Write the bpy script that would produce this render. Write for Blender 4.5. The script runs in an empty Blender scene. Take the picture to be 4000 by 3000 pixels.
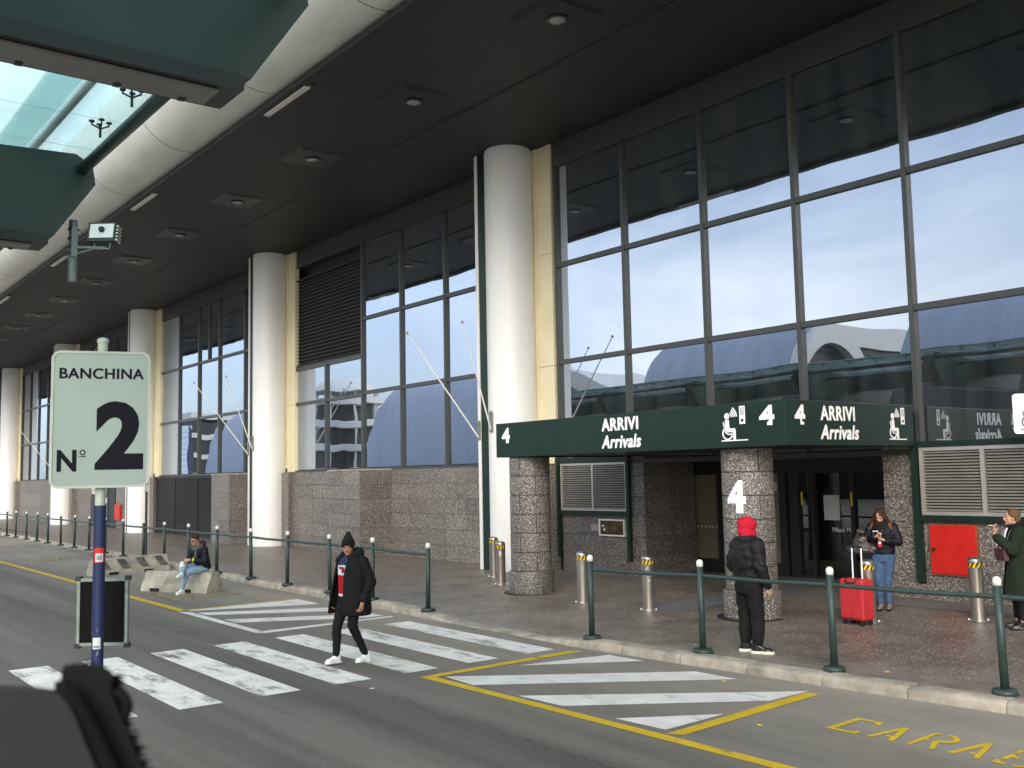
import bpy, bmesh, math, random
from math import radians as R, sin, cos, pi, sqrt, atan2
from mathutils import Vector as V, Matrix, noise as mnoise
from mathutils.bvhtree import BVHTree

random.seed(7)
S = bpy.context.scene
COL = S.collection

# ------------------------------------------------------------------ camera
cam = bpy.data.cameras.new('camera')
cam.sensor_width = 36.0
cam.lens = 34.98
cam.clip_start = 0.05
cam.clip_end = 3000
cam.dof.use_dof = True
cam.dof.focus_distance = 15.0
cam.dof.aperture_fstop = 5.6
camo = bpy.data.objects.new('camera', cam)
COL.objects.link(camo)
yaw, pitch, roll = R(38.02), R(5.246), R(-1.122)
fw = V((-cos(yaw) * cos(pitch), sin(yaw) * cos(pitch), sin(pitch)))
rt = fw.cross(V((0, 0, 1))).normalized()
up = rt.cross(fw)
rt2 = rt * cos(roll) + up * sin(roll)
up2 = -rt * sin(roll) + up * cos(roll)
mw = Matrix((rt2, up2, -fw)).transposed().to_4x4()
mw.translation = V((0, 0, 2.45))
camo.matrix_world = mw
S.camera = camo

# ------------------------------------------------------------------ world, sun, exposure
SEED = 5.1
SUN_EL, SUN_AZ = R(27), R(140)          # sun low behind the halls across the road, over the right shoulder
w = bpy.data.worlds.new('World')
S.world = w
w.use_nodes = True
nt = w.node_tree
nt.nodes.clear()
N = nt.nodes.new
sky = N('ShaderNodeTexSky')
sky.sky_type = 'NISHITA'
sky.sun_disc = False
sky.sun_elevation = SUN_EL
sky.sun_rotation = SUN_AZ
sky.air_density = 1.0
sky.dust_density = 2.0
tc = N('ShaderNodeTexCoord')
mp = N('ShaderNodeMapping')
mp.inputs['Scale'].default_value = (1.0, 1.0, 3.2)
n1 = N('ShaderNodeTexNoise')
n1.inputs['Scale'].default_value = 1.7
n1.inputs['Detail'].default_value = 7
n1.inputs['Roughness'].default_value = 0.55
n1.inputs['Distortion'].default_value = 0.6
cr = N('ShaderNodeValToRGB')
cr.color_ramp.elements[0].position = 0.36
cr.color_ramp.elements[0].color = (0.22, 0.22, 0.22, 1)
cr.color_ramp.elements[1].position = 0.66
cr.color_ramp.elements[1].color = (1, 1, 1, 1)
n2 = N('ShaderNodeTexNoise')                    # broad grey cloud banks
n2.inputs['Scale'].default_value = 1.15
n2.inputs['Detail'].default_value = 3
mp2 = N('ShaderNodeMapping')
mp2.inputs['Location'].default_value = (SEED, 0.0, 0.0)
mp2.inputs['Scale'].default_value = (1.0, 1.0, 2.0)
cr2 = N('ShaderNodeValToRGB')
cr2.color_ramp.elements[0].position = 0.40
cr2.color_ramp.elements[0].color = (5.2, 5.8, 6.8, 1)
cr2.color_ramp.elements[1].position = 0.60
cr2.color_ramp.elements[1].color = (10.3, 10.1, 9.8, 1)
mx = N('ShaderNodeMix')
mx.data_type = 'RGBA'
bg = N('ShaderNodeBackground')
bg.inputs['Strength'].default_value = 0.14
out = N('ShaderNodeOutputWorld')
L = nt.links.new
L(tc.outputs['Generated'], mp.inputs[0])
L(tc.outputs['Generated'], mp2.inputs[0])
L(mp2.outputs[0], n2.inputs['Vector'])
L(n2.outputs['Fac'], cr2.inputs[0])
L(cr2.outputs[0], mx.inputs[7])
L(mp.outputs[0], n1.inputs['Vector'])
L(n1.outputs['Fac'], cr.inputs[0])
L(cr.outputs[0], mx.inputs[0])
L(sky.outputs[0], mx.inputs[6])
L(mx.outputs[2], bg.inputs[0])
L(bg.outputs[0], out.inputs[0])

sl = bpy.data.lights.new('sun', 'SUN')
sl.energy = 0.95
sl.angle = R(30)
sl.color = (1.0, 0.93, 0.82)
so = bpy.data.objects.new('sun', sl)
COL.objects.link(so)
sd = V((sin(SUN_AZ) * cos(SUN_EL), cos(SUN_AZ) * cos(SUN_EL), sin(SUN_EL)))
so.rotation_euler = sd.to_track_quat('Z', 'Y').to_euler()
so.location = sd * 60

S.view_settings.view_transform = 'Standard'
S.view_settings.look = 'None'
S.view_settings.exposure = 1.2
S.view_settings.gamma = 1.0
S.view_settings.use_curve_mapping = False

# ------------------------------------------------------------------ materials
def newmat(name):
    m = bpy.data.materials.new(name)
    m.use_nodes = True
    t = m.node_tree
    b = t.nodes['Principled BSDF']
    return m, t, b

def nd(t, ty, **kw):
    n = t.nodes.new(ty)
    for k, v in kw.items():
        if k in n.inputs:
            n.inputs[k].default_value = v
        else:
            setattr(n, k, v)
    return n

def wpos(t, scale=(1, 1, 1)):
    g = t.nodes.new('ShaderNodeNewGeometry')
    m = t.nodes.new('ShaderNodeMapping')
    m.inputs['Scale'].default_value = scale
    t.links.new(g.outputs['Position'], m.inputs[0])
    return m.outputs[0]

def rgb(c):
    return (c[0], c[1], c[2], 1)

def ramp(t, src, stops):
    r = t.nodes.new('ShaderNodeValToRGB')
    while len(r.color_ramp.elements) < len(stops):
        r.color_ramp.elements.new(0.5)
    for e, (p, c) in zip(r.color_ramp.elements, stops):
        e.position = p
        e.color = rgb(c)
    t.links.new(src, r.inputs[0])
    return r.outputs[0]

def mixc(t, fac, a, b, blend='MIX'):
    m = t.nodes.new('ShaderNodeMix')
    m.data_type = 'RGBA'
    m.blend_type = blend
    for i, v in ((0, fac), (6, a), (7, b)):
        if hasattr(v, 'is_linked') or hasattr(v, 'links'):
            t.links.new(v, m.inputs[i])
        elif i == 0:
            m.inputs[0].default_value = v
        else:
            m.inputs[i].default_value = rgb(v)
    return m.outputs[2]

def bump(t, b, src, strength, dist=0.02):
    bn = t.nodes.new('ShaderNodeBump')
    bn.inputs['Strength'].default_value = strength
    bn.inputs['Distance'].default_value = dist
    t.links.new(src, bn.inputs['Height'])
    t.links.new(bn.outputs[0], b.inputs['Normal'])

def mat(name, col, rough=0.5, metal=0.0, var=0.12, vs=4.0, bmp=0.0, bs=60.0, stretch=(1, 1, 1), spec=0.5, rnd=0.0):
    m, t, b = newmat(name)
    p = wpos(t, stretch)
    n = nd(t, 'ShaderNodeTexNoise', Scale=vs, Detail=6.0, Roughness=0.6)
    t.links.new(p, n.inputs['Vector'])
    lo = tuple(c * (1 - var * 1.6) for c in col)
    hi = tuple(min(1, c * (1 + var)) for c in col)
    c = ramp(t, n.outputs['Fac'], [(0.3, lo), (0.7, hi)])
    if rnd:
        oi = t.nodes.new('ShaderNodeObjectInfo')
        c2 = ramp(t, oi.outputs['Random'], [(0, (1 - rnd,) * 3), (1, (1,) * 3)])
        c = mixc(t, 1.0, c, c2, 'MULTIPLY')
    t.links.new(c, b.inputs['Base Color'])
    rr = nd(t, 'ShaderNodeMapRange')
    rr.inputs['To Min'].default_value = max(0, rough - 0.08)
    rr.inputs['To Max'].default_value = min(1, rough + 0.08)
    t.links.new(n.outputs['Fac'], rr.inputs['Value'])
    t.links.new(rr.outputs[0], b.inputs['Roughness'])
    b.inputs['Metallic'].default_value = metal
    b.inputs['Specular IOR Level'].default_value = spec
    if bmp:
        n2 = nd(t, 'ShaderNodeTexNoise', Scale=bs, Detail=4.0)
        t.links.new(p, n2.inputs['Vector'])
        bump(t, b, n2.outputs['Fac'], bmp, 0.01)
    return m

def speckle(name, dark, light, scale, amount, rough, rnd=0.0, second=None, bmp=0.1, stretch=(1, 1, 1), spec=0.5, dust=None):
    m, t, b = newmat(name)
    p = wpos(t, stretch)
    nz = nd(t, 'ShaderNodeTexNoise', Scale=scale * 0.8, Detail=2.0)
    t.links.new(p, nz.inputs['Vector'])
    ad = nd(t, 'ShaderNodeVectorMath', operation='MULTIPLY_ADD')
    t.links.new(nz.outputs['Color'], ad.inputs[0])
    ad.inputs[1].default_value = (0.9 / scale,) * 3
    t.links.new(p, ad.inputs[2])
    vo = nd(t, 'ShaderNodeTexVoronoi', Scale=scale, Randomness=1.0)
    t.links.new(ad.outputs[0], vo.inputs['Vector'])
    sp = t.nodes.new('ShaderNodeSeparateColor')
    t.links.new(vo.outputs['Color'], sp.inputs[0])
    has = nd(t, 'ShaderNodeMath', operation='LESS_THAN')
    t.links.new(sp.outputs[0], has.inputs[0])
    has.inputs[1].default_value = amount
    shp = ramp(t, vo.outputs['Distance'], [(0.36, (1, 1, 1)), (0.46, (0, 0, 0))])
    mu = nd(t, 'ShaderNodeMath', operation='MULTIPLY')
    t.links.new(has.outputs[0], mu.inputs[0])
    t.links.new(shp, mu.inputs[1])
    lc = ramp(t, sp.outputs[1], [(0.0, second or tuple(c * 0.6 for c in light)), (0.75, light)])
    big = nd(t, 'ShaderNodeTexNoise', Scale=0.9, Detail=5.0)
    t.links.new(p, big.inputs['Vector'])
    dk = ramp(t, big.outputs['Fac'], [(0.3, tuple(c * 0.75 for c in dark)), (0.7, tuple(c * 1.2 for c in dark))])
    c = mixc(t, mu.outputs[0], dk, lc)
    if dust:
        y0, y1, dc = dust
        g = t.nodes.new('ShaderNodeNewGeometry')
        sx = t.nodes.new('ShaderNodeSeparateXYZ')
        t.links.new(g.outputs['Position'], sx.inputs[0])
        mr = nd(t, 'ShaderNodeMapRange')
        mr.inputs['From Min'].default_value = y1
        mr.inputs['From Max'].default_value = y0
        t.links.new(sx.outputs[1], mr.inputs['Value'])
        m2 = nd(t, 'ShaderNodeMath', operation='MULTIPLY')
        t.links.new(mr.outputs[0], m2.inputs[0])
        r2 = ramp(t, big.outputs['Fac'], [(0.25, (0.25,) * 3), (0.7, (1,) * 3)])
        t.links.new(r2, m2.inputs[1])
        c = mixc(t, m2.outputs[0], c, dc)
        bk = nd(t, 'ShaderNodeTexBrick', Scale=1.0)                       # fine joints between the cast slabs
        bk.inputs['Mortar Size'].default_value = 0.006
        bk.inputs['Brick Width'].default_value = 1.5
        bk.inputs['Row Height'].default_value = 1.5
        t.links.new(wpos(t), bk.inputs['Vector'])
        jt = ramp(t, bk.outputs['Fac'], [(0.4, (1, 1, 1)), (0.6, (0.55,) * 3)])
        c = mixc(t, 1.0, c, jt, 'MULTIPLY')
        st = nd(t, 'ShaderNodeTexNoise', Scale=1.6, Detail=7.0, Roughness=0.7)   # foot traffic stains
        t.links.new(wpos(t), st.inputs['Vector'])
        c = mixc(t, 1.0, c, ramp(t, st.outputs['Fac'], [(0.34, (0.70,) * 3), (0.56, (1.08,) * 3)]), 'MULTIPLY')
    if rnd:
        oi = t.nodes.new('ShaderNodeObjectInfo')
        c2 = ramp(t, oi.outputs['Random'], [(0, (1 - rnd,) * 3), (1, (1,) * 3)])
        c = mixc(t, 1.0, c, c2, 'MULTIPLY')
    t.links.new(c, b.inputs['Base Color'])
    rr = nd(t, 'ShaderNodeMapRange')
    rr.inputs['To Min'].default_value = max(0.02, rough - 0.1)
    rr.inputs['To Max'].default_value = rough + 0.12
    t.links.new(big.outputs['Fac'], rr.inputs['Value'])
    t.links.new(rr.outputs[0], b.inputs['Roughness'])
    b.inputs['Specular IOR Level'].default_value = spec
    if bmp:
        bump(t, b, mu.outputs[0], bmp, 0.004)
    return m

def paint(name, col, under, wear, sc=2.2, rough=0.6):
    """road paint that is worn through to the asphalt in patches"""
    m, t, b = newmat(name)
    p = wpos(t, (0.55, 1.6, 1))
    n = nd(t, 'ShaderNodeTexNoise', Scale=sc, Detail=9.0, Roughness=0.72)
    t.links.new(p, n.inputs['Vector'])
    f = nd(t, 'ShaderNodeTexNoise', Scale=45.0, Detail=4.0)
    t.links.new(wpos(t), f.inputs['Vector'])
    ad = nd(t, 'ShaderNodeMath', operation='MULTIPLY_ADD')
    t.links.new(f.outputs['Fac'], ad.inputs[0])
    ad.inputs[1].default_value = 0.16
    t.links.new(n.outputs['Fac'], ad.inputs[2])
    k = ramp(t, ad.outputs[0], [(wear, (0, 0, 0)), (wear + 0.14, (1, 1, 1))])
    g = nd(t, 'ShaderNodeTexNoise', Scale=3.0, Detail=6.0)
    t.links.new(wpos(t), g.inputs['Vector'])
    pc = ramp(t, g.outputs['Fac'], [(0.3, tuple(c * 0.8 for c in col)), (0.65, col)])
    c = mixc(t, k, under, pc)
    t.links.new(c, b.inputs['Base Color'])
    b.inputs['Roughness'].default_value = rough
    bump(t, b, f.outputs['Fac'], 0.25, 0.006)
    return m

def asphalt():
    m, t, b = newmat('asphalt')
    p = wpos(t)
    fine = nd(t, 'ShaderNodeTexNoise', Scale=150.0, Detail=3.0)
    t.links.new(p, fine.inputs['Vector'])
    chip = nd(t, 'ShaderNodeTexVoronoi', Scale=90.0)
    t.links.new(p, chip.inputs['Vector'])
    big = nd(t, 'ShaderNodeTexNoise', Scale=0.35, Detail=7.0, Roughness=0.65)
    t.links.new(wpos(t, (0.5, 1.6, 1)), big.inputs['Vector'])
    c0 = ramp(t, big.outputs['Fac'], [(0.3, (0.080, 0.075, 0.063)), (0.7, (0.126, 0.118, 0.099))])
    c1 = ramp(t, fine.outputs['Fac'], [(0.3, (0.72,) * 3), (0.7, (1.25,) * 3)])
    c = mixc(t, 1.0, c0, c1, 'MULTIPLY')
    sp = t.nodes.new('ShaderNodeSeparateColor')
    t.links.new(chip.outputs['Color'], sp.inputs[0])
    pale = ramp(t, sp.outputs[0], [(0.9, (0, 0, 0)), (0.93, (0.55,) * 3)])
    c = mixc(t, pale, c, (0.2, 0.195, 0.18))
    st = nd(t, 'ShaderNodeTexNoise', Scale=1.0, Detail=4.0, Roughness=0.6)
    t.links.new(wpos(t, (0.06, 1.5, 1)), st.inputs['Vector'])
    sc_ = ramp(t, st.outputs['Fac'], [(0.32, (0.68,) * 3), (0.62, (1.28,) * 3)])
    c = mixc(t, 1.0, c, sc_, 'MULTIPLY')
    pt = nd(t, 'ShaderNodeTexNoise', Scale=2.6, Detail=3.0)
    t.links.new(p, pt.inputs['Vector'])
    oil = ramp(t, pt.outputs['Fac'], [(0.70, (0, 0, 0)), (0.80, (0.6,) * 3)])
    c = mixc(t, oil, c, (0.028, 0.027, 0.026))
    # dust gathered along the kerb
    g = t.nodes.new('ShaderNodeNewGeometry')
    sx = t.nodes.new('ShaderNodeSeparateXYZ')
    t.links.new(g.outputs['Position'], sx.inputs[0])
    mr = nd(t, 'ShaderNodeMapRange')
    mr.inputs['From Min'].default_value = 6.1
    mr.inputs['From Max'].default_value = 8.4
    mr.inputs['To Max'].default_value = 0.95
    t.links.new(sx.outputs[1], mr.inputs['Value'])
    dn = ramp(t, big.outputs['Fac'], [(0.3, (0.35,) * 3), (0.7, (1,) * 3)])
    mm = nd(t, 'ShaderNodeMath', operation='MULTIPLY')
    t.links.new(mr.outputs[0], mm.inputs[0])
    t.links.new(dn, mm.inputs[1])
    c = mixc(t, mm.outputs[0], c, (0.31, 0.285, 0.235))
    # a wandering crack along the lane
    wn = nd(t, 'ShaderNodeTexNoise', Scale=1.3, Detail=6.0, Roughness=0.7)
    t.links.new(p, wn.inputs['Vector'])
    a1 = nd(t, 'ShaderNodeMath', operation='MULTIPLY_ADD')
    t.links.new(wn.outputs['Fac'], a1.inputs[0])
    a1.inputs[1].default_value = 0.9
    t.links.new(sx.outputs[1], a1.inputs[2])
    a2 = nd(t, 'ShaderNodeMath', operation='SUBTRACT')
    t.links.new(a1.outputs[0], a2.inputs[0])
    a2.inputs[1].default_value = 6.35
    a3 = nd(t, 'ShaderNodeMath', operation='ABSOLUTE')
    t.links.new(a2.outputs[0], a3.inputs[0])
    ck = ramp(t, a3.outputs[0], [(0.004, (0.75,) * 3), (0.014, (0, 0, 0))])
    c = mixc(t, ck, c, (0.015, 0.015, 0.014))
    t.links.new(c, b.inputs['Base Color'])
    b.inputs['Roughness'].default_value = 0.72
    bump(t, b, fine.outputs['Fac'], 0.5, 0.006)
    return m

def scuffed_blue():
    m, t, b = newmat('scuffed_blue_paint')
    n = nd(t, 'ShaderNodeTexNoise', Scale=40.0, Detail=5.0, Roughness=0.7)
    t.links.new(wpos(t, (1, 1, 0.35)), n.inputs['Vector'])
    big = nd(t, 'ShaderNodeTexNoise', Scale=3.0, Detail=2.0)
    t.links.new(wpos(t), big.inputs['Vector'])
    ad = nd(t, 'ShaderNodeMath', operation='MULTIPLY_ADD')
    t.links.new(big.outputs['Fac'], ad.inputs[0])
    ad.inputs[1].default_value = 0.35
    t.links.new(n.outputs['Fac'], ad.inputs[2])
    k = ramp(t, ad.outputs[0], [(0.80, (0, 0, 0)), (0.84, (0.7,) * 3)])
    c0 = ramp(t, n.outputs['Fac'], [(0.3, (0.004, 0.012, 0.055)), (0.7, (0.007, 0.020, 0.090))])
    c = mixc(t, k, c0, (0.30, 0.33, 0.33))
    t.links.new(c, b.inputs['Base Color'])
    b.inputs['Roughness'].default_value = 0.55
    return m

def column_paint():
    m, t, b = newmat('white_painted_concrete')
    p = wpos(t, (1, 1, 0.10))
    n = nd(t, 'ShaderNodeTexNoise', Scale=5.0, Detail=6.0, Roughness=0.7)       # faint vertical run marks
    t.links.new(p, n.inputs['Vector'])
    c = ramp(t, n.outputs['Fac'], [(0.25, (0.69, 0.685, 0.66)), (0.5, (0.75, 0.75, 0.73))])
    s = nd(t, 'ShaderNodeTexNoise', Scale=16.0, Detail=3.0)                     # scattered scuffs
    t.links.new(wpos(t), s.inputs['Vector'])
    k = ramp(t, s.outputs['Fac'], [(0.66, (0, 0, 0)), (0.76, (0.5,) * 3)])
    c = mixc(t, k, c, (0.40, 0.38, 0.34))
    t.links.new(c, b.inputs['Base Color'])
    b.inputs['Roughness'].default_value = 0.45
    bump(t, b, s.outputs['Fac'], 0.08, 0.01)
    return m

ASPH = (0.078, 0.076, 0.070)
m_asph = asphalt()
m_white = paint('white_road_paint', (0.82, 0.80, 0.74), ASPH, 0.425)
m_white2 = paint('fresh_white_road_paint', (0.74, 0.73, 0.68), ASPH, 0.36)
m_yellow = paint('yellow_road_paint', (0.62, 0.43, 0.02), ASPH, 0.36)
m_yellow2 = paint('worn_yellow_road_paint', (0.5, 0.34, 0.06), ASPH, 0.5, 5.0)
m_terr = speckle('terrazzo_paving', (0.135, 0.115, 0.096), (0.58, 0.52, 0.43), 50, 0.52, 0.45, second=(0.17, 0.13, 0.10), bmp=0.08, spec=0.5, dust=(9.8, 11.6, (0.25, 0.23, 0.195)))
m_stone = speckle('exposed_chip_stone', (0.105, 0.094, 0.086), (0.72, 0.68, 0.60), 58, 0.67, 0.42, rnd=0.24, second=(0.24, 0.21, 0.18), bmp=0.3)
m_kerb = mat('pale_granite_kerb', (0.40, 0.36, 0.29), 0.75, var=0.28, vs=3.0, bmp=0.3, bs=70, rnd=0.12)
m_col = column_paint()
m_tube = mat('white_metal_cladding', (0.74, 0.73, 0.68), 0.45, var=0.09, vs=1.1, stretch=(0.5, 1, 1))
m_beige = mat('cream_panel', (0.74, 0.67, 0.46), 0.5, var=0.06, vs=1.0)
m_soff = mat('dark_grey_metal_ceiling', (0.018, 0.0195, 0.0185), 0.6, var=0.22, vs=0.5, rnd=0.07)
m_plate = mat('grey_light_plate', (0.055, 0.052, 0.046), 0.5, var=0.15, rnd=0.3)
m_mortar = mat('dark_mortar', (0.055, 0.050, 0.046), 0.9, var=0.2)
m_green = mat('dark_green_enamel', (0.011, 0.027, 0.021), 0.42, var=0.08, vs=2.0, spec=0.3)
m_greenp = mat('green_post_paint', (0.027, 0.050, 0.044), 0.45, var=0.14, vs=9.0)
m_beam = mat('dark_green_steel', (0.017, 0.038, 0.031), 0.45, var=0.12, vs=1.5, bmp=0.03)
m_black = mat('black_steel', (0.012, 0.014, 0.013), 0.45, var=0.1)
m_grey = mat('grey_metal_trough', (0.20, 0.19, 0.18), 0.5, var=0.12)
m_frame = mat('grey_green_window_frame', (0.050, 0.055, 0.050), 0.4, var=0.08)
m_alu = mat('silver_louvre', (0.52, 0.50, 0.46), 0.42, metal=0.55, var=0.06)
m_steel = mat('brushed_steel', (0.50, 0.46, 0.41), 0.33, metal=0.9, var=0.14, vs=6, stretch=(1, 1, 0.15))
m_capw = mat('white_plastic_cap', (0.82, 0.80, 0.72), 0.4, var=0.05)
m_hazy = mat('hazard_yellow', (0.80, 0.50, 0.01), 0.45, var=0.06)
m_hazb = mat('hazard_black', (0.012, 0.012, 0.012), 0.45, var=0.05)
m_red = mat('red_enamel', (0.56, 0.018, 0.014), 0.38, var=0.08)
m_redrim = mat('weathered_red_edge', (0.28, 0.08, 0.04), 0.6, var=0.2)
m_sign = mat('white_sign_face', (0.86, 0.86, 0.86), 0.35, var=0.02)
m_letter = mat('white_lettering', (0.88, 0.88, 0.88), 0.4, var=0.02)
m_ink = mat('black_lettering', (0.008, 0.008, 0.012), 0.85, var=0.03, spec=0.2)
m_board = mat('pale_green_white_board', (0.285, 0.35, 0.31), 0.35, var=0.05, vs=2)
m_poleg = mat('pale_grey_pole', (0.44, 0.48, 0.40), 0.5, var=0.1)
m_blue = scuffed_blue()
m_conc = mat('weathered_concrete', (0.42, 0.39, 0.32), 0.85, var=0.3, vs=2.6, bmp=0.5, bs=40)
m_bounce = mat('pale_bounce_ground', (0.36, 0.35, 0.32), 0.85, var=0.2, vs=0.5)  # tone of the unseen ground sheet that bounces light
m_concd = mat('dark_painted_stripe', (0.13, 0.125, 0.115), 0.85, var=0.5, vs=9, bmp=0.4, bs=40)
m_notice = mat('notice_paper', (0.55, 0.58, 0.58), 0.6, var=0.06)
m_brass = mat('brown_glazed_case', (0.085, 0.05, 0.016), 0.15, var=0.5, vs=6)
m_plaque = mat('mauve_notice', (0.22, 0.13, 0.14), 0.5, var=0.1)
m_navy = mat('navy_notice', (0.03, 0.05, 0.12), 0.5, var=0.1)
m_tact = mat('grey_tactile_tile', (0.16, 0.165, 0.165), 0.5, var=0.12)
m_rubber = mat('black_rubber', (0.005, 0.005, 0.005), 0.85, var=0.1, spec=0.15)
m_trim = mat('grey_trim_panel', (0.011, 0.0135, 0.0115), 0.9, var=0.05, bmp=0.1, bs=400)
m_film = mat('olive_film', (0.17, 0.155, 0.10), 0.2, var=0.06, vs=1)
m_vault = mat('blue_grey_sheet_roof', (0.27, 0.33, 0.43), 0.45, var=0.10, vs=0.4, stretch=(6, 0.3, 0.3))
m_bwhite = mat('white_render', (0.62, 0.62, 0.60), 0.6, var=0.05)
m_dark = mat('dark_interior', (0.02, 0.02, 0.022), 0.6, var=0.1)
m_lamp = mat('pale_lamp_lens', (0.36, 0.36, 0.34), 0.25, var=0.15, vs=60)
m_gold = mat('brass_ball', (0.5, 0.4, 0.2), 0.3, metal=0.8)
m_tubeglass = mat('frosted_diffuser', (0.66, 0.60, 0.56), 0.4, var=0.05)

def facade_glass():
    m, t, b = newmat('reflective_facade_glass')
    t.nodes.remove(b)
    o = t.nodes['Material Output']
    gl = nd(t, 'ShaderNodeBsdfGlossy', Roughness=0.004)
    gl.inputs['Color'].default_value = (0.73, 0.81, 0.93, 1)
    df = nd(t, 'ShaderNodeBsdfDiffuse')
    ds = nd(t, 'ShaderNodeTexNoise', Scale=2.2, Detail=6.0, Roughness=0.65)      # dust film in faint vertical runs
    t.links.new(wpos(t, (1, 1, 0.14)), ds.inputs['Vector'])
    dc = ramp(t, ds.outputs['Fac'], [(0.35, (0.012, 0.016, 0.018)), (0.72, (0.060, 0.062, 0.062))])
    t.links.new(dc, df.inputs['Color'])
    fr = nd(t, 'ShaderNodeLayerWeight', Blend=0.35)
    mr = nd(t, 'ShaderNodeMapRange')
    mr.inputs['To Min'].default_value = 0.37
    mr.inputs['To Max'].default_value = 0.85
    t.links.new(fr.outputs['Facing'], mr.inputs['Value'])
    n = nd(t, 'ShaderNodeTexNoise', Scale=0.7, Detail=1.0)
    t.links.new(wpos(t), n.inputs['Vector'])
    bn = nd(t, 'ShaderNodeBump', Strength=0.06, Distance=0.05)
    t.links.new(n.outputs['Fac'], bn.inputs['Height'])
    t.links.new(bn.outputs[0], gl.inputs['Normal'])
    mx = t.nodes.new('ShaderNodeMixShader')
    t.links.new(mr.outputs[0], mx.inputs[0])
    t.links.new(df.outputs[0], mx.inputs[1])
    t.links.new(gl.outputs[0], mx.inputs[2])
    t.links.new(mx.outputs[0], o.inputs[0])
    return m

def clear_glass(name, tint, refl=0.08, trans=(0, 0, 0), tf=0.0, ior=0):
    m, t, b = newmat(name)
    t.nodes.remove(b)
    o = t.nodes['Material Output']
    tr = nd(t, 'ShaderNodeBsdfTransparent')
    tr.inputs[0].default_value = rgb(tint)
    gl = nd(t, 'ShaderNodeBsdfGlossy', Roughness=0.01)
    sh = tr.outputs[0]
    if tf:
        tl = nd(t, 'ShaderNodeBsdfTranslucent')
        n = nd(t, 'ShaderNodeTexNoise', Scale=1.2, Detail=5.0)
        t.links.new(wpos(t), n.inputs['Vector'])
        c = ramp(t, n.outputs['Fac'], [(0.3, tuple(x * 0.8 for x in trans)), (0.7, trans)])
        t.links.new(c, tl.inputs[0])
        m1 = nd(t, 'ShaderNodeMixShader', Fac=tf)
        t.links.new(sh, m1.inputs[1])
        t.links.new(tl.outputs[0], m1.inputs[2])
        sh = m1.outputs[0]
    m2 = nd(t, 'ShaderNodeMixShader', Fac=refl)
    if ior:
        fr = nd(t, 'ShaderNodeLayerWeight', Blend=0.5)
        pw = nd(t, 'ShaderNodeMath', operation='POWER')
        t.links.new(fr.outputs['Facing'], pw.inputs[0])
        pw.inputs[1].default_value = ior
        t.links.new(pw.outputs[0], m2.inputs[0])
    t.links.new(sh, m2.inputs[1])
    t.links.new(gl.outputs[0], m2.inputs[2])
    t.links.new(m2.outputs[0], o.inputs[0])
    return m

m_fglass = facade_glass()
m_door = clear_glass('tinted_door_glass', (0.45, 0.47, 0.44), 0.10)
m_cglass = clear_glass('frosted_canopy_glass', (0.80, 0.93, 0.92), 0.06, (0.66, 0.79, 0.78), 0.28, 3.8)

# ------------------------------------------------------------------ mesh helpers
WS = bpy.data.scenes.new('workbench')          # small side scene where curves and modifiers are turned into meshes
def ws_graph():
    vl = WS.view_layers[0]
    vl.update()
    return vl.depsgraph

def link(o, parent=None):
    COL.objects.link(o)
    if parent:
        o.parent = parent
    return o

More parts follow.
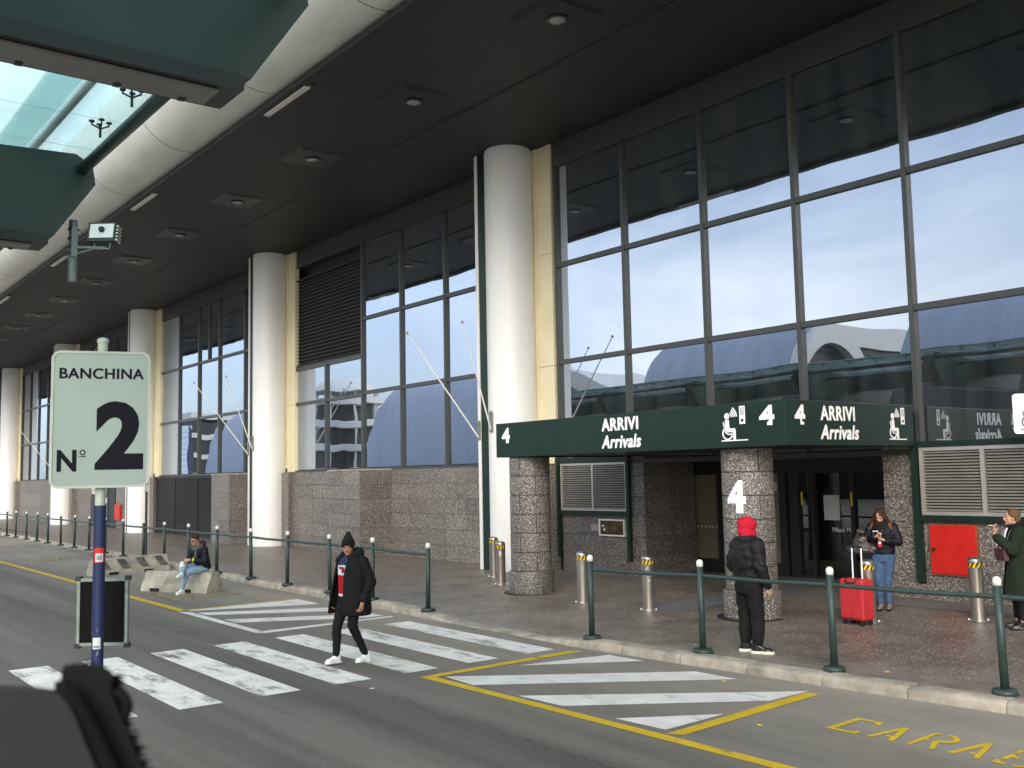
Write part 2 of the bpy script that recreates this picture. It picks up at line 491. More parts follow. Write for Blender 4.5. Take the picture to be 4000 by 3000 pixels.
class MB:
    def __init__(s):
        s.v, s.f, s.m = [], [], []
    def add(s, vs, fs, mi=0):
        k = len(s.v)
        s.v += [tuple(v) for v in vs]
        for f in fs:
            s.f.append(tuple(i + k for i in f))
            s.m.append(mi)
        return s
    def box(s, x0, x1, y0, y1, z0, z1, mi=0):
        vs = [(x, y, z) for x in (x0, x1) for y in (y0, y1) for z in (z0, z1)]
        return s.add(vs, [(0, 1, 3, 2), (4, 6, 7, 5), (0, 4, 5, 1), (2, 3, 7, 6), (0, 2, 6, 4), (1, 5, 7, 3)], mi)
    def tube(s, pts, rs, n=12, mi=0, caps=True, flat=None):
        """swept tube; rs radius or list; flat=(a,b) scales the two section axes"""
        pts = [V(p) for p in pts]
        if not hasattr(rs, '__len__'):
            rs = [rs] * len(pts)
        a, b = flat or (1, 1)
        rings = []
        prev = None
        for i, p in enumerate(pts):
            d = (pts[min(i + 1, len(pts) - 1)] - pts[max(i - 1, 0)]).normalized()
            if prev is None:
                q = V((0, 0, 1)) if abs(d.z) < 0.9 else V((0, 1, 0))
                u = d.cross(q).normalized()
            else:
                u = (prev - d * prev.dot(d)).normalized()
            prev = u
            w_ = d.cross(u)
            rings.append([p + u * (cos(2 * pi * k / n) * rs[i] * a) + w_ * (sin(2 * pi * k / n) * rs[i] * b) for k in range(n)])
        vs = [v for r_ in rings for v in r_]
        fs = []
        for i in range(len(rings) - 1):
            for k in range(n):
                k2 = (k + 1) % n
                fs.append((i * n + k, i * n + k2, (i + 1) * n + k2, (i + 1) * n + k))
        if caps:
            fs.append(tuple(range(n - 1, -1, -1)))
            fs.append(tuple((len(rings) - 1) * n + k for k in range(n)))
        return s.add(vs, fs, mi)
    def cyl(s, x, y, z0, z1, r0, r1=None, n=24, mi=0):
        return s.tube([(x, y, z0), (x, y, z1)], [r0, r0 if r1 is None else r1], n, mi)
    def lathe(s, prof, n=24, mi=0, o=(0, 0, 0)):
        vs = [(o[0] + r_ * cos(2 * pi * k / n), o[1] + r_ * sin(2 * pi * k / n), o[2] + z) for r_, z in prof for k in range(n)]
        fs = []
        for i in range(len(prof) - 1):
            for k in range(n):
                k2 = (k + 1) % n
                fs.append((i * n + k, i * n + k2, (i + 1) * n + k2, (i + 1) * n + k))
        fs.append(tuple(range(n - 1, -1, -1)))
        fs.append(tuple((len(prof) - 1) * n + k for k in range(n)))
        return s.add(vs, fs, mi)
    def ell(s, c, r, n=12, mi=0, rot=None):
        c = V(c)
        vs, fs = [], []
        m_ = max(6, n * 2 // 3)
        for i in range(m_ + 1):
            th = pi * i / m_
            for k in range(n):
                ph = 2 * pi * k / n
                q = V((r[0] * sin(th) * cos(ph), r[1] * sin(th) * sin(ph), r[2] * cos(th)))
                if rot:
                    q = rot @ q
                vs.append(c + q)
        for i in range(m_):
            for k in range(n):
                k2 = (k + 1) % n
                fs.append((i * n + k, (i + 1) * n + k, (i + 1) * n + k2, i * n + k2))
        return s.add(vs, fs, mi)
    def cap(s, a, b, ra, rb, mi=0, n=12, flat=None):
        """tapered capsule"""
        a, b = V(a), V(b)
        d = (b - a).normalized()
        pts = [a - d * ra * 0.95, a - d * ra * 0.7, a, b, b + d * rb * 0.7, b + d * rb * 0.95]
        return s.tube(pts, [ra * 0.3, ra * 0.72, ra, rb, rb * 0.72, rb * 0.3], n, mi, True, flat)
    def prism(s, poly, h0, h1, f=lambda x, y, h: (x, y, h), mi=0):
        n = len(poly)
        ar = sum(poly[i][0] * poly[(i + 1) % n][1] - poly[(i + 1) % n][0] * poly[i][1] for i in range(n))
        if ar < 0:
            poly = poly[::-1]
        vs = [f(x, y, h0) for x, y in poly] + [f(x, y, h1) for x, y in poly]
        fs = [tuple(range(n - 1, -1, -1)), tuple(range(n, 2 * n))]
        for i in range(n):
            j = (i + 1) % n
            fs.append((i, j, n + j, n + i))
        return s.add(vs, fs, mi)
    def mesh(s, name, mats):
        me = bpy.data.meshes.new(name)
        me.from_pydata(s.v, [], s.f)
        for m in (mats if isinstance(mats, (list, tuple)) else [mats]):
            me.materials.append(m)
        me.polygons.foreach_set('material_index', s.m)
        me.update()
        return me
    def build(s, name, mats, parent=None, loc=None, smooth=False, bevel=0.0, ang=40):
        me = s.mesh(name, mats)
        fix_normals(me)
        if smooth:
            me.shade_smooth()
            me.set_sharp_from_angle(angle=R(ang))
        o = bpy.data.objects.new(name, me)
        link(o, parent)
        if loc is not None:
            o.location = loc
        if bevel:
            b = o.modifiers.new('bevel', 'BEVEL')
            b.width = bevel
            b.segments = 2
            b.limit_method = 'ANGLE'
        return o

def fix_normals(me):
    bm = bmesh.new()
    bm.from_mesh(me)
    bmesh.ops.recalc_face_normals(bm, faces=bm.faces)
    bm.to_mesh(me)
    bm.free()

def tag(o, label=None, cat=None, group=None, kind=None):
    if label:
        o['label'] = label
    if cat:
        o['category'] = cat
    if group:
        o['group'] = group
    if kind:
        o['kind'] = kind
    return o

def thing(name, label, cat, loc=(0, 0, 0), rz=0, group=None):
    o = bpy.data.objects.new(name, None)
    o.empty_display_size = 0.2
    link(o)
    o.location = loc
    o.rotation_euler = (0, 0, rz)
    return tag(o, label, cat, group)

def neg(root):
    """location for a part whose mesh is written in world coordinates"""
    return -root.location

def inst(me, name, parent, loc=(0, 0, 0), rot=(0, 0, 0), sc=(1, 1, 1)):
    o = bpy.data.objects.new(name, me)
    link(o, parent)
    o.location, o.rotation_euler, o.scale = loc, rot, sc
    return o

def copy_tree(o, parent=None):
    c = o.copy()
    COL.objects.link(c)
    if parent:
        c.parent = parent
    for ch in list(o.children):
        copy_tree(ch, c)
    return c

def text_mesh(txt, size, ext=0.004, off=0.0, shear=0.0, sx=1.0, mats=None, align='LEFT', gap=0.0):
    cu = bpy.data.curves.new('lettering', 'FONT')
    cu.body = txt
    cu.size = size
    cu.extrude = ext
    cu.offset = off
    cu.shear = shear
    cu.align_x = align
    cu.space_character = 1.0 + gap
    cu.resolution_u = 4
    o = bpy.data.objects.new('lettering', cu)
    WS.collection.objects.link(o)
    me = bpy.data.meshes.new_from_object(o.evaluated_get(ws_graph()))
    bpy.data.objects.remove(o)
    xs = [v.co.x for v in me.vertices]
    ys = [v.co.y for v in me.vertices]
    x0 = min(xs)
    for v in me.vertices:
        v.co.x = (v.co.x - x0) * sx
    me.materials.clear()
    me.materials.append(mats)
    return me, (max(xs) - x0) * sx, max(ys)

def bold_text(txt, bold, shear, m):
    """heavy lettering: the plain outline laid over itself a few times, each layer a hair above the last"""
    if len(txt) == 1:                       # a lone figure thickens cleanly by offsetting its outline
        return text_mesh(txt, 1.0, 0.0, bold, shear, 1.0, m)[0]
    me, wd, _ = text_mesh(txt, 1.0, 0.0, 0.0, shear, 1.0, m, gap=bold * 1.8)
    vs, fs = [], []
    base = [v.co.copy() for v in me.vertices]
    polys = [tuple(p.vertices) for p in me.polygons]
    shifts = [(0, 0)] + [(cos(pi * k / 4), sin(pi * k / 4)) for k in range(8)] if bold else [(0, 0)]
    for i, (dx, dy) in enumerate(shifts):
        k = len(vs)
        vs += [(v.x + dx * bold, v.y + dy * bold * 0.7, i / 9.0) for v in base]
        fs += [tuple(j + k for j in p) for p in polys]
    m2 = bpy.data.meshes.new('lettering')
    m2.from_pydata(vs, [], fs)
    m2.materials.append(m)
    bpy.data.meshes.remove(me)
    return m2

def fit_text(name, txt, x0, x1, z0, z1, place, parent, m, bold=0.02, shear=0.0, ext=0.0015, dep=0.0):
    """lettering stretched to fill x0..x1 by z0..z1; place(u, v) -> (location, rotation)"""
    me = bold_text(txt, bold, shear, m)
    ys = [v.co.y for v in me.vertices]
    xs = [v.co.x for v in me.vertices]
    a, b = min(ys), max(ys)
    c, d = min(xs), max(xs)
    for v in me.vertices:
        v.co.x = (v.co.x - c) / (d - c) * (x1 - x0)
        v.co.y = (v.co.y - a) / (b - a) * (z1 - z0)
        v.co.z = v.co.z * ext + ext
    me.name = name
    o = bpy.data.objects.new(name, me)
    link(o, parent)
    o.location, o.rotation_euler = place(x0, z0)
    return o

# ================================================================== GROUND
def cl(a):
    return max(0.0, min(1.0, a))

def dip(X):
    return cl((X + 15.3) / 1.5) * cl((-10.5 - X) / 1.3)

KERB = [(6, 10.55), (-3.5, 10.22), (-5, 10.05), (-6.5, 9.90), (-9, 9.68), (-11, 9.55), (-15, 9.60), (-19, 9.72), (-23, 9.74),
        (-25.5, 9.95), (-35, 10.20), (-46, 10.40), (-54, 10.5), (-110, 10.6)]

def kerb_y(X):
    for (xa, ya), (xb, yb) in zip(KERB, KERB[1:]):
        if xb <= X <= xa:
            t = (X - xa) / (xb - xa)
            return ya + (yb - ya) * t
    return KERB[0][1] if X > KERB[0][0] else KERB[-1][1]

def post_y(X):
    return {True: 9.74 + max(0, X + 11) * 0.105}.get(X > -11, 9.74 + max(0, -15 - X) * 0.0075)

def pav(X, Y):
    h = 0.12 + 0.16 * cl((X + 22) / 12) * cl((Y - 11) / 4.8)
    return h - 0.105 * dip(X) * cl((11.4 - Y) / 1.6)

g = MB().add([(-900, -900, 0), (900, -900, 0), (900, 900, 0), (-900, 900, 0)], [(0, 1, 2, 3)])
tag(g.build('road', m_asph), kind='structure')

fc = MB().add([(-160, -36, 0.004), (60, -36, 0.004), (60, -2.7, 0.004), (-160, -2.7, 0.004)], [(0, 1, 2, 3)])
tag(fc.build('bounce_sheet', m_bounce), kind='structure')  # unseen pale ground added to bounce light up to columns and roof tube

xs = [-130, -100, -80, -60, -45, -35, -28, -24, -22, -20, -18, -17, -16] + [-15.4 + 0.3 * i for i in range(18)] + [-9.5, -8, -7, -6, -5, -4, -2, 0, 6]
pv = MB()
rows = []
for X in xs:
    k = kerb_y(X) + 0.24
    ys = [k, k + 0.35, k + 0.8, 11.4 if k < 11 else 11.6, 12, 13, 14, 15, 15.9, 18.5]
    rows.append([(X, Y, pav(X, Y)) for Y in ys])
for r_ in rows:
    pv.v += r_
nn = 10
for i in range(len(rows) - 1):
    for j in range(nn - 1):
        pv.f.append((i * nn + j, (i + 1) * nn + j, (i + 1) * nn + j + 1, i * nn + j + 1))
        pv.m.append(0)
pvo = pv.build('pavement', m_terr, smooth=True)
tag(pvo, kind='structure')

# kerb: a mortar bed that carries one stone after another
kb = MB()
for a, b in zip(xs, xs[1:]):
    za, zb = pav(a, kerb_y(a)) - 0.03, pav(b, kerb_y(b)) - 0.03
    ya, yb = kerb_y(a) + 0.02, kerb_y(b) + 0.02
    kb.add([(a, ya, -0.02), (b, yb, -0.02), (b, yb, zb), (a, ya, za), (a, ya + 0.23, -0.02), (b, yb + 0.23, -0.02), (b, yb + 0.23, zb), (a, ya + 0.23, za)],
           [(0, 1, 2, 3), (4, 7, 6, 5), (3, 2, 6, 7)])
kbo = kb.build('kerb', m_conc)
tag(kbo, kind='structure')
X = 1.0
k = 0
while X > -62:
    Lk = 1.0
    a, b = X - Lk, X
    Xm = (a + b) / 2
    s = MB()
    prof = [(0.0, -0.02), (0.0, 0.6), (0.012, 0.82), (0.05, 0.97), (0.10, 1.0), (0.235, 1.0), (0.235, -0.02)]
    jit = random.uniform(-0.006, 0.006)
    vs = []
    for xx in (a + 0.006, a + 0.03, Xm, b - 0.03, b - 0.006):
        e = 0.008 if xx in (a + 0.006, b - 0.006) else 0
        h = pav(xx, kerb_y(xx)) + 0.008 + jit
        for py, pz in prof:
            vs.append((xx, kerb_y(xx) + py + e + jit, pz * h - (e if pz > 0.5 else 0)))
    m_ = len(prof)
    fs = [(i * m_ + j, (i + 1) * m_ + j, (i + 1) * m_ + j + 1, i * m_ + j + 1) for i in range(4) for j in range(m_ - 1)]
    fs += [tuple(range(m_)), tuple(4 * m_ + i for i in range(m_))]
    s.add(vs, fs)
    s.build('kerb_stone', m_kerb, kbo, smooth=True, ang=50)
    X -= Lk
    k += 1

# ------------------------------------------------------------------ road markings
def flat(name, polys, m, z=0.004, parent=None):
    b = MB()
    for p in polys:
        n = len(p)
        ar = sum(p[i][0] * p[(i + 1) % n][1] - p[(i + 1) % n][0] * p[i][1] for i in range(n))
        p = p if ar > 0 else p[::-1]
        b.add([(x, y, z) for x, y in p], [tuple(range(n))])
    me = b.mesh(name, m)
    o = bpy.data.objects.new(name, me)
    return link(o, parent)

zc = bpy.data.objects.new('zebra_crossing', None)
link(zc)
tag(zc, kind='structure')
for yc in (8.96, 7.97, 7.0, 6.02, 5.08, 4.14, 3.22, 2.25):
    flat('stripe', [[(-14.77, yc - 0.245), (-10.92, yc - 0.245), (-10.92, yc + 0.245), (-14.77, yc + 0.245)]], m_white, parent=zc)

def band(a, b, w):
    a, b = V(a), V(b)
    d = (b - a).normalized()
    q = V((-d.y, d.x)) * w / 2
    return [tuple(a + q), tuple(b + q), tuple(b - q), tuple(a - q)]

h1 = flat('hatched_marking', [
    [(-19.02, 6.74), (-15.44, 6.74), (-15.5, 6.9), (-18.75, 6.9)],
    [(-15.44, 6.74), (-15.32, 6.82), (-15.42, 9.32), (-15.55, 9.32), (-15.56, 6.9)],
    [(-18.6, 6.96), (-18.13, 6.96), (-16.75, 9.12), (-17.35, 9.2)],
    [(-17.34, 6.96), (-16.81, 6.96), (-15.75, 8.75), (-15.66, 9.25), (-16.05, 9.25)],
    [(-19.05, 6.95), (-18.95, 6.95), (-18.04, 9.21), (-19.12, 9.25)]], m_white2)
tag(h1, kind='structure')
h2 = flat('hatched_marking', [
    [(-10.34, 8.08), (-10.08, 9.45), (-9.44, 9.48)],
    [(-10.40, 7.0), (-9.76, 6.96), (-7.87, 9.44), (-8.52, 9.44)],
    [(-8.95, 7.0), (-8.24, 7.04), (-6.92, 8.81), (-6.92, 9.5)],
    [(-7.48, 7.07), (-6.83, 7.12), (-6.86, 8.01)]], m_white2)
tag(h2, kind='structure')
bl = flat('bay_line', [
    [(-10.60, 6.75), (3, 7.05), (3, 7.2), (-10.45, 6.9)],
    [(-10.60, 6.75), (-10.45, 6.9), (-10.52, 9.4), (-10.68, 9.25)],
    [(-6.72, 7.0), (-6.58, 7.11), (-6.74, 9.46), (-6.90, 9.42)]], m_yellow, 0.005)
tag(bl, kind='structure')
bl2 = flat('bay_line', [
    [(-60, 6.85), (-19.02, 6.76), (-19.14, 6.93), (-60, 7.02)],
    [(-19.14, 6.8), (-19.06, 6.93), (-19.15, 9.29), (-19.27, 9.2)]], m_yellow, 0.006)
tag(bl2, kind='structure')
lt = flat('road_lettering', [
    [(-5.86, 8.28), (-5.88, 8.84), (-5.59, 8.84), (-5.57, 8.72), (-5.63, 8.72), (-5.64, 8.79), (-5.81, 8.78), (-5.80, 8.34), (-5.61, 8.35), (-5.61, 8.41), (-5.55, 8.40), (-5.55, 8.29)],
    [(-5.45, 8.3), (-5.38, 8.83), (-5.32, 8.83), (-5.18, 8.32), (-5.24, 8.32), (-5.27, 8.42), (-5.33, 8.42), (-5.33, 8.47), (-5.28, 8.48), (-5.345, 8.70), (-5.39, 8.31)],
    [(-5.07, 8.33), (-5.09, 8.86), (-5.01, 8.86), (-5.01, 8.81), (-5.04, 8.81), (-5.035, 8.64), (-4.99, 8.62), (-5.0, 8.57), (-5.03, 8.57), (-5.02, 8.33)],
    [(-4.97, 8.83), (-4.94, 8.89), (-4.86, 8.86), (-4.80, 8.78), (-4.78, 8.70), (-4.81, 8.62), (-4.89, 8.57), (-4.80, 8.34), (-4.85, 8.33), (-4.95, 8.57), (-4.94, 8.63), (-4.86, 8.68), (-4.84, 8.72), (-4.86, 8.78), (-4.91, 8.83)],
    [(-4.69, 8.34), (-4.61, 8.88), (-4.55, 8.89), (-4.41, 8.34), (-4.46, 8.34), (-4.49, 8.44), (-4.55, 8.44), (-4.55, 8.49), (-4.50, 8.50), (-4.565, 8.74), (-4.63, 8.34)],
    [(-4.31, 8.34), (-4.31, 8.45), (-4.26, 8.45), (-4.26, 8.39), (-4.19, 8.39), (-4.19, 8.34)],
    [(-4.30, 8.49), (-4.30, 8.69), (-4.25, 8.69), (-4.25, 8.63), (-4.19, 8.63), (-4.19, 8.58), (-4.25, 8.58), (-4.25, 8.49)],
    [(-4.30, 8.74), (-4.31, 8.88), (-4.18, 8.89), (-4.18, 8.84), (-4.26, 8.83), (-4.26, 8.74)],
    [(-4.14, 8.34), (-4.07, 8.36), (-4.02, 8.42), (-4.02, 8.52), (-4.07, 8.58), (-4.07, 8.52), (-4.06, 8.43), (-4.10, 8.39), (-4.14, 8.39)]], m_yellow, 0.005)
tag(lt, kind='structure')

def taxi(x0, x1, ys, m):
    """T A X I painted with its letter heights along the lane; x0 = head of the letters"""
    P = []
    t_, a_, x_, i_ = ys
    d = x1 - x0
    P.append(band((x0 + 0.04, t_[0]), (x0 + 0.04, t_[1]), 0.14))
    P.append(band((x0 + 0.12, (t_[0] + t_[1]) / 2), (x1, (t_[0] + t_[1]) / 2), 0.09))
    ac = (a_[0] + a_[1]) / 2
    P.append(band((x0, ac), (x1, a_[0]), 0.08))
    P.append(band((x0, ac), (x1, a_[1]), 0.08))
    P.append(band((x0 + d * 0.66, a_[0] + 0.1), (x0 + d * 0.66, a_[1] - 0.1), 0.12))
    P.append(band((x0, x_[0]), (x1, x_[1]), 0.08))
    P.append(band((x0, x_[1]), (x1, x_[0]), 0.08))
    P.append(band((x0, i_), (x1, i_), 0.09))
    out = []
    for k_, p in enumerate(P):
        o = flat('letter_stroke', [p], m, 0.005 + 0.0004 * k_)
        out.append(o)
    root = bpy.data.objects.new('road_lettering', None)
    link(root)
    tag(root, kind='structure')
    for o in out:
        o.parent = root

taxi(-36.15, -34.5, ((7.42, 7.8), (7.62, 7.95) if 0 else (7.95, 8.22), (8.35, 8.68), 8.9), m_yellow2)
taxi(-22.5, -20.9, ((7.22, 7.6), (7.72, 8.02), (8.2, 8.5), 8.74), m_yellow2)

tp = MB()
def onpav(b, poly, z=0.004):
    b.add([(x, y, pav(x, y) + z) for x, y in poly], [tuple(range(len(poly)))])
for i in range(16):
    y0 = 12.15 + i * 0.225
    onpav(tp, [(-12.3, y0), (-11.4, y0), (-11.4, y0 + 0.22), (-12.3, y0 + 0.22)], 0.005)
for i in range(26):
    x0 = -11.35 + i * 0.3
    onpav(tp, [(x0, 14.85), (x0 + 0.295, 14.85), (x0 + 0.295, 15.4), (x0, 15.4)], 0.006)
tag(tp.build('tactile_strip', m_tact), kind='structure')

# ================================================================== TERMINAL BUILDING
YG = 15.8
COLS = [-5.3, -19.5, -33.8, -48.15, -62.4, -77.0, -91.5]
tb = thing('terminal_building', 'long airport terminal front with dark overhanging roof and mirrored glass above chip stone', 'building', (-19, YG, 0))
off = neg(tb)

# core wall behind everything (set back so that the glazing stands in front of it)
core = MB()
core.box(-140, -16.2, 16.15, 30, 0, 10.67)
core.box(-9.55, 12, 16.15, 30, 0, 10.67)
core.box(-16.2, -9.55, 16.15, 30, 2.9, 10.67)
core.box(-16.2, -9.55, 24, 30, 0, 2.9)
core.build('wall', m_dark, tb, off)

# roof with its slatted underside
rf = MB()
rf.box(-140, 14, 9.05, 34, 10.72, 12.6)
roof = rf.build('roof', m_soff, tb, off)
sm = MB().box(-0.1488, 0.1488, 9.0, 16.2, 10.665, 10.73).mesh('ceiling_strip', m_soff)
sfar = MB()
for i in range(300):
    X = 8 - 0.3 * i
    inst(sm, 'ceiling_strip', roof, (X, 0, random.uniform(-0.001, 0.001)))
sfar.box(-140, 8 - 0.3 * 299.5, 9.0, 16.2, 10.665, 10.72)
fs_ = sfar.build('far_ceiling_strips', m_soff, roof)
fs_['kind'] = 'stuff'
rib = MB()
rib.tube([(-140, 12.7, 10.655), (10, 12.7, 10.655)], 0.03, 4)
rib.build('ceiling_rail', m_soff, roof)

# white tube along the roof edge, in sections
YT, ZT, RT = 8.62, 11.99, 1.27
tubes = MB().box(-140, 14, 8.86, 9.06, 10.57, 10.68)
tub = tubes.build('roof_edge', m_soff, tb, off)
tm = MB().tube([(-2.36, 0, 0), (2.36, 0, 0)], RT, 48).mesh('tube_section', m_tube)
fix_normals(tm)
tm.shade_smooth()
tm.set_sharp_from_angle(angle=R(40))
jm = MB().tube([(-0.012, 0, 0), (0.012, 0, 0)], RT + 0.004, 48).mesh('joint_ring', m_grey)
for k in range(-6, 22):
    Xc = -17.1 - 4.74 * k
    inst(tm, 'tube_section', tub, (Xc, YT, ZT))
    inst(jm, 'joint_ring', tub, (Xc + 2.37, YT, ZT))

# ---- stone plinths of the bays, one stone panel after another
pm = MB()
pm.add([(0, 0, 0), (1, 0, 0), (1, 0, 1), (0, 0, 1), (0.004, -0.007, 0.008), (0.996, -0.007, 0.008), (0.996, -0.007, 0.992), (0.004, -0.007, 0.992)],
       [(0, 1, 5, 4), (1, 2, 6, 5), (2, 3, 7, 6), (3, 0, 4, 7), (4, 5, 6, 7)])
pm = pm.mesh('stone_panel', m_stone)
fix_normals(pm)

def stone_wall(x0, x1, y, z0, z1, parent, pw=0.95, ph=0.44, axis='x', y1=None):
    """bed of mortar with stone panels; axis 'x' faces -Y, axis 'y' faces +X (runs from y to y1 at x=x0)"""
    b = MB()
    if axis == 'x':
        b.box(x0, x1, y, y + 0.25, z0 - 0.3, z1)
        span = x1 - x0
    else:
        b.box(x0 - 0.25, x0, y, y1, z0 - 0.3, z1)
        span = y1 - y
    o = b.build('stone_plinth', m_mortar, parent, off)
    nx = max(1, round(span / pw))
    nz = max(1, round((z1 - z0) / ph))
    w_, h_ = span / nx, (z1 - z0) / nz
    for j in range(nz):
        for i in range(nx):
            g_ = 0.0025
            if axis == 'x':
                inst(pm, 'stone_panel', o, (x0 + i * w_ + g_, y - 0.001 - random.random() * 0.002, z0 + j * h_ + g_), (0, 0, 0), (w_ - 2 * g_, 1, h_ - 2 * g_))
            else:
                inst(pm, 'stone_panel', o, (x0 + 0.001 + random.random() * 0.002, y + i * w_ + g_, z0 + j * h_ + g_), (0, 0, pi / 2), (w_ - 2 * g_, 1, h_ - 2 * g_))
    return o

SILL = 2.70
# bay between the second and first column seen, with its projecting stone box
stone_wall(-33.2, -28.06, 15.62, 0.12, SILL, tb)
stone_wall(-26.1, -20.3, 15.72, 0.12, SILL, tb)
stone_wall(-28.06, -26.1, 14.62, 0.12, SILL - 0.02, tb)
stone_wall(-26.1, 0, 14.62, 0.12, SILL - 0.02, tb, axis='y', y1=15.72)
cap = MB().box(-28.08, -26.07, 14.58, 15.8, SILL - 0.02, SILL + 0.03)
cap.build('stone_coping', m_kerb, tb, off)
# third bay
stone_wall(-37.4, -35.65, 14.5, 0.12, SILL - 0.02, tb)
stone_wall(-35.65, 0, 14.5, 0.12, SILL - 0.02, tb, axis='y', y1=15.62)
stone_wall(-35.65, -34.4, 15.62, 0.12, SILL, tb)
cap = MB().box(-37.42, -35.62, 14.46, 15.8, SILL - 0.02, SILL + 0.03)
cap.build('stone_coping', m_kerb, tb, off)
stone_wall(-61.8, -58.2, 15.7, 0.12, SILL, tb, 1.2, 0.6)
stone_wall(-53.6, -49.2, 15.7, 0.12, SILL, tb, 1.2, 0.6)
stone_wall(-76.4, -63.2, 15.7, 0.12, SILL, tb, 2.2, 0.86)
stone_wall(-110, -77.8, 15.7, 0.12, SILL, tb, 6.4, 2.6)
# entrance bay
stone_wall(-19.0, -18.42, 15.78, 0.14, 2.62, tb, 0.6, 0.41)
stone_wall(-18.30, -16.02, 15.78, 0.14, 1.5, tb, 0.76, 0.45)
stone_wall(-16.02, -15.5, 15.74, 0.16, 2.82, tb, 0.52, 0.44)
stone_wall(-15.5, 0, 15.74, 0.18, 2.82, tb, 0.85, 0.44, axis='y', y1=17.35)
stone_wall(-9.72, -9.14, 15.74, 0.24, 2.82, tb, 0.58, 0.43)
stone_wall(-9.04, -3.0, 15.76, 0.26, 1.58, tb, 0.86, 0.44)
pl = MB().box(-9.70, -3.0, 15.70, 15.76, 0.2, 0.52)
pl.build('base_course', m_stone, tb, off)

# ---- dark louvres in the third bay
def louvre(x0, x1, y, z0, z1, n, m, parent, frame=0.04, split=1, mf=None, dep=0.07, ang=38):
    b = MB()
    fy0, fy1 = y - 0.02, y + dep
    b.box(x0, x0 + frame, fy0, fy1, z0, z1)
    b.box(x1 - frame, x1, fy0, fy1, z0, z1)
    b.box(x0 + frame, x1 - frame, fy0, fy1, z0, z0 + frame)
    b.box(x0 + frame, x1 - frame, fy0, fy1, z1 - frame, z1)
    w_ = (x1 - x0) / split
    for i in range(1, split):
        b.box(x0 + i * w_ - frame * 0.6, x0 + i * w_ + frame * 0.6, fy0, fy1, z0 + frame, z1 - frame)
    b.box(x0, x1, fy1 + 0.03, fy1 + 0.05, z0, z1, 1)
    o = b.build('louvre_panel', [mf or m, m_dark], parent, off)
    h = (z1 - z0 - 2 * frame) / n
    sl_ = MB().box(0, 1, -0.004, dep * 0.9, -0.006, 0.006).mesh('slat', m)
    for i in range(split):
        xa = x0 + i * w_ + frame
        xb = x0 + (i + 1) * w_ - frame
        for k_ in range(n):
            inst(sl_, 'slat', o, (xa, y, z0 + frame + (k_ + 0.35) * h), (R(ang), 0, 0), (xb - xa, 1, 1))
    return o

louvre(-47.2, -39.0, 15.55, 0.14, SILL - 0.05, 34, m_frame, tb, 0.06, 3, m_black)
bd = MB().box(-39.0, -37.42, 15.7, 15.9, 0.12, SILL)
bd.build('dark_panel', m_black, tb, off)
louvre(-18.24, -16.0, 15.70, 1.60, 2.70, 19, m_alu, tb, 0.05, 2, None, 0.055, 24)
louvre(-9.0, -6.86, 15.68, 1.66, 2.78, 20, m_alu, tb, 0.06, 2, None, 0.055, 24)
louvre(-6.84, -4.7, 15.68, 1.66, 2.78, 20, m_alu, tb, 0.06, 2, None, 0.055, 24)

# green steel framing round the entrance bay
gf = MB()
gf.box(-18.41, -18.29, 15.66, 15.80, 0.5, 2.86)
gf.box(-18.29, -15.95, 15.67, 15.79, 1.50, 1.59)
gf.box(-18.29, -15.95, 15.67, 15.79, 2.71, 2.84)
gf.box(-15.99, -15.90, 15.64, 15.78, 0.5, 2.83)
gf.box(-9.13, -9.03, 15.62, 15.80, 0.55, 2.84)
gf.box(-9.03, -3.0, 15.64, 15.79, 1.565, 1.655)
gf.box(-9.03, -3.0, 15.64, 15.79, 2.785, 2.88)
for i in range(0, len(gf.v), 8):
    q = MB()
    q.v, q.f, q.m = gf.v[i:i + 8], gf.f[:6], gf.m[:6]
    q.build('green_frame', m_green, tb, off)

# ---- entrance recess: door wall, leaves, notices
YD = 17.4
dw = MB()
dw.box(-15.5, -9.55, YD - 0.02, YD + 0.12, 2.38, 2.9)
for a, b in ((-15.8, -15.66), (-14.86, -14.72), (-13.18, -13.0), (-12.92, -12.7), (-12.40, -12.34), (-11.48, -11.40), (-9.75, -9.5)):
    dw.box(a, b, YD - 0.03, YD + 0.13, 0.12, 2.38)
dw.box(-15.66, -13.18, YD - 0.01, YD + 0.10, 0.12, 0.50)
dw.box(-12.7, -9.75, YD - 0.01, YD + 0.10, 0.12, 0.30)
dwo = dw.build('door_frame', m_black, tb, off)
pb = MB().box(-15.655, -14.865, YD + 0.03, YD + 0.05, 0.505, 2.375)
pb.build('filmed_pane', m_film, dwo)
pb = MB().box(-14.715, -13.185, YD + 0.03, YD + 0.05, 0.505, 2.375)
pb.build('filmed_pane', m_film, dwo)
for a, b in ((-12.995, -12.925), (-12.695, -12.405), (-12.335, -11.485), (-11.395, -10.6), (-10.59, -9.755)):
    MB().box(a, b, YD + 0.04, YD + 0.055, 0.305, 2.375).build('door_pane', m_door, dwo)
dots = MB()
for i in range(52):
    X = -15.6 + 0.105 * i
    if -14.9 < X < -11.35 or X > -11.0:
        continue
    dots.box(X, X + 0.04, YD + 0.022, YD + 0.0295, 1.19, 1.23)
dots.build('safety_dots', m_notice, dwo)
MB().box(-12.12, -11.76, YD + 0.02, YD + 0.03, 1.43, 1.93).build('notice', m_notice, dwo)
MB().box(-13.96, -13.62, YD + 0.016, YD + 0.026, 1.52, 1.96).build('notice', m_notice, dwo)
ns = MB()
ns.prism([(0.10 * cos(t * pi / 16), 0.10 * sin(t * pi / 16)) for t in range(32)], 0, 0.004, lambda x, y, h: (-13.79 + x, YD + 0.0155 - h, 1.78 + y))
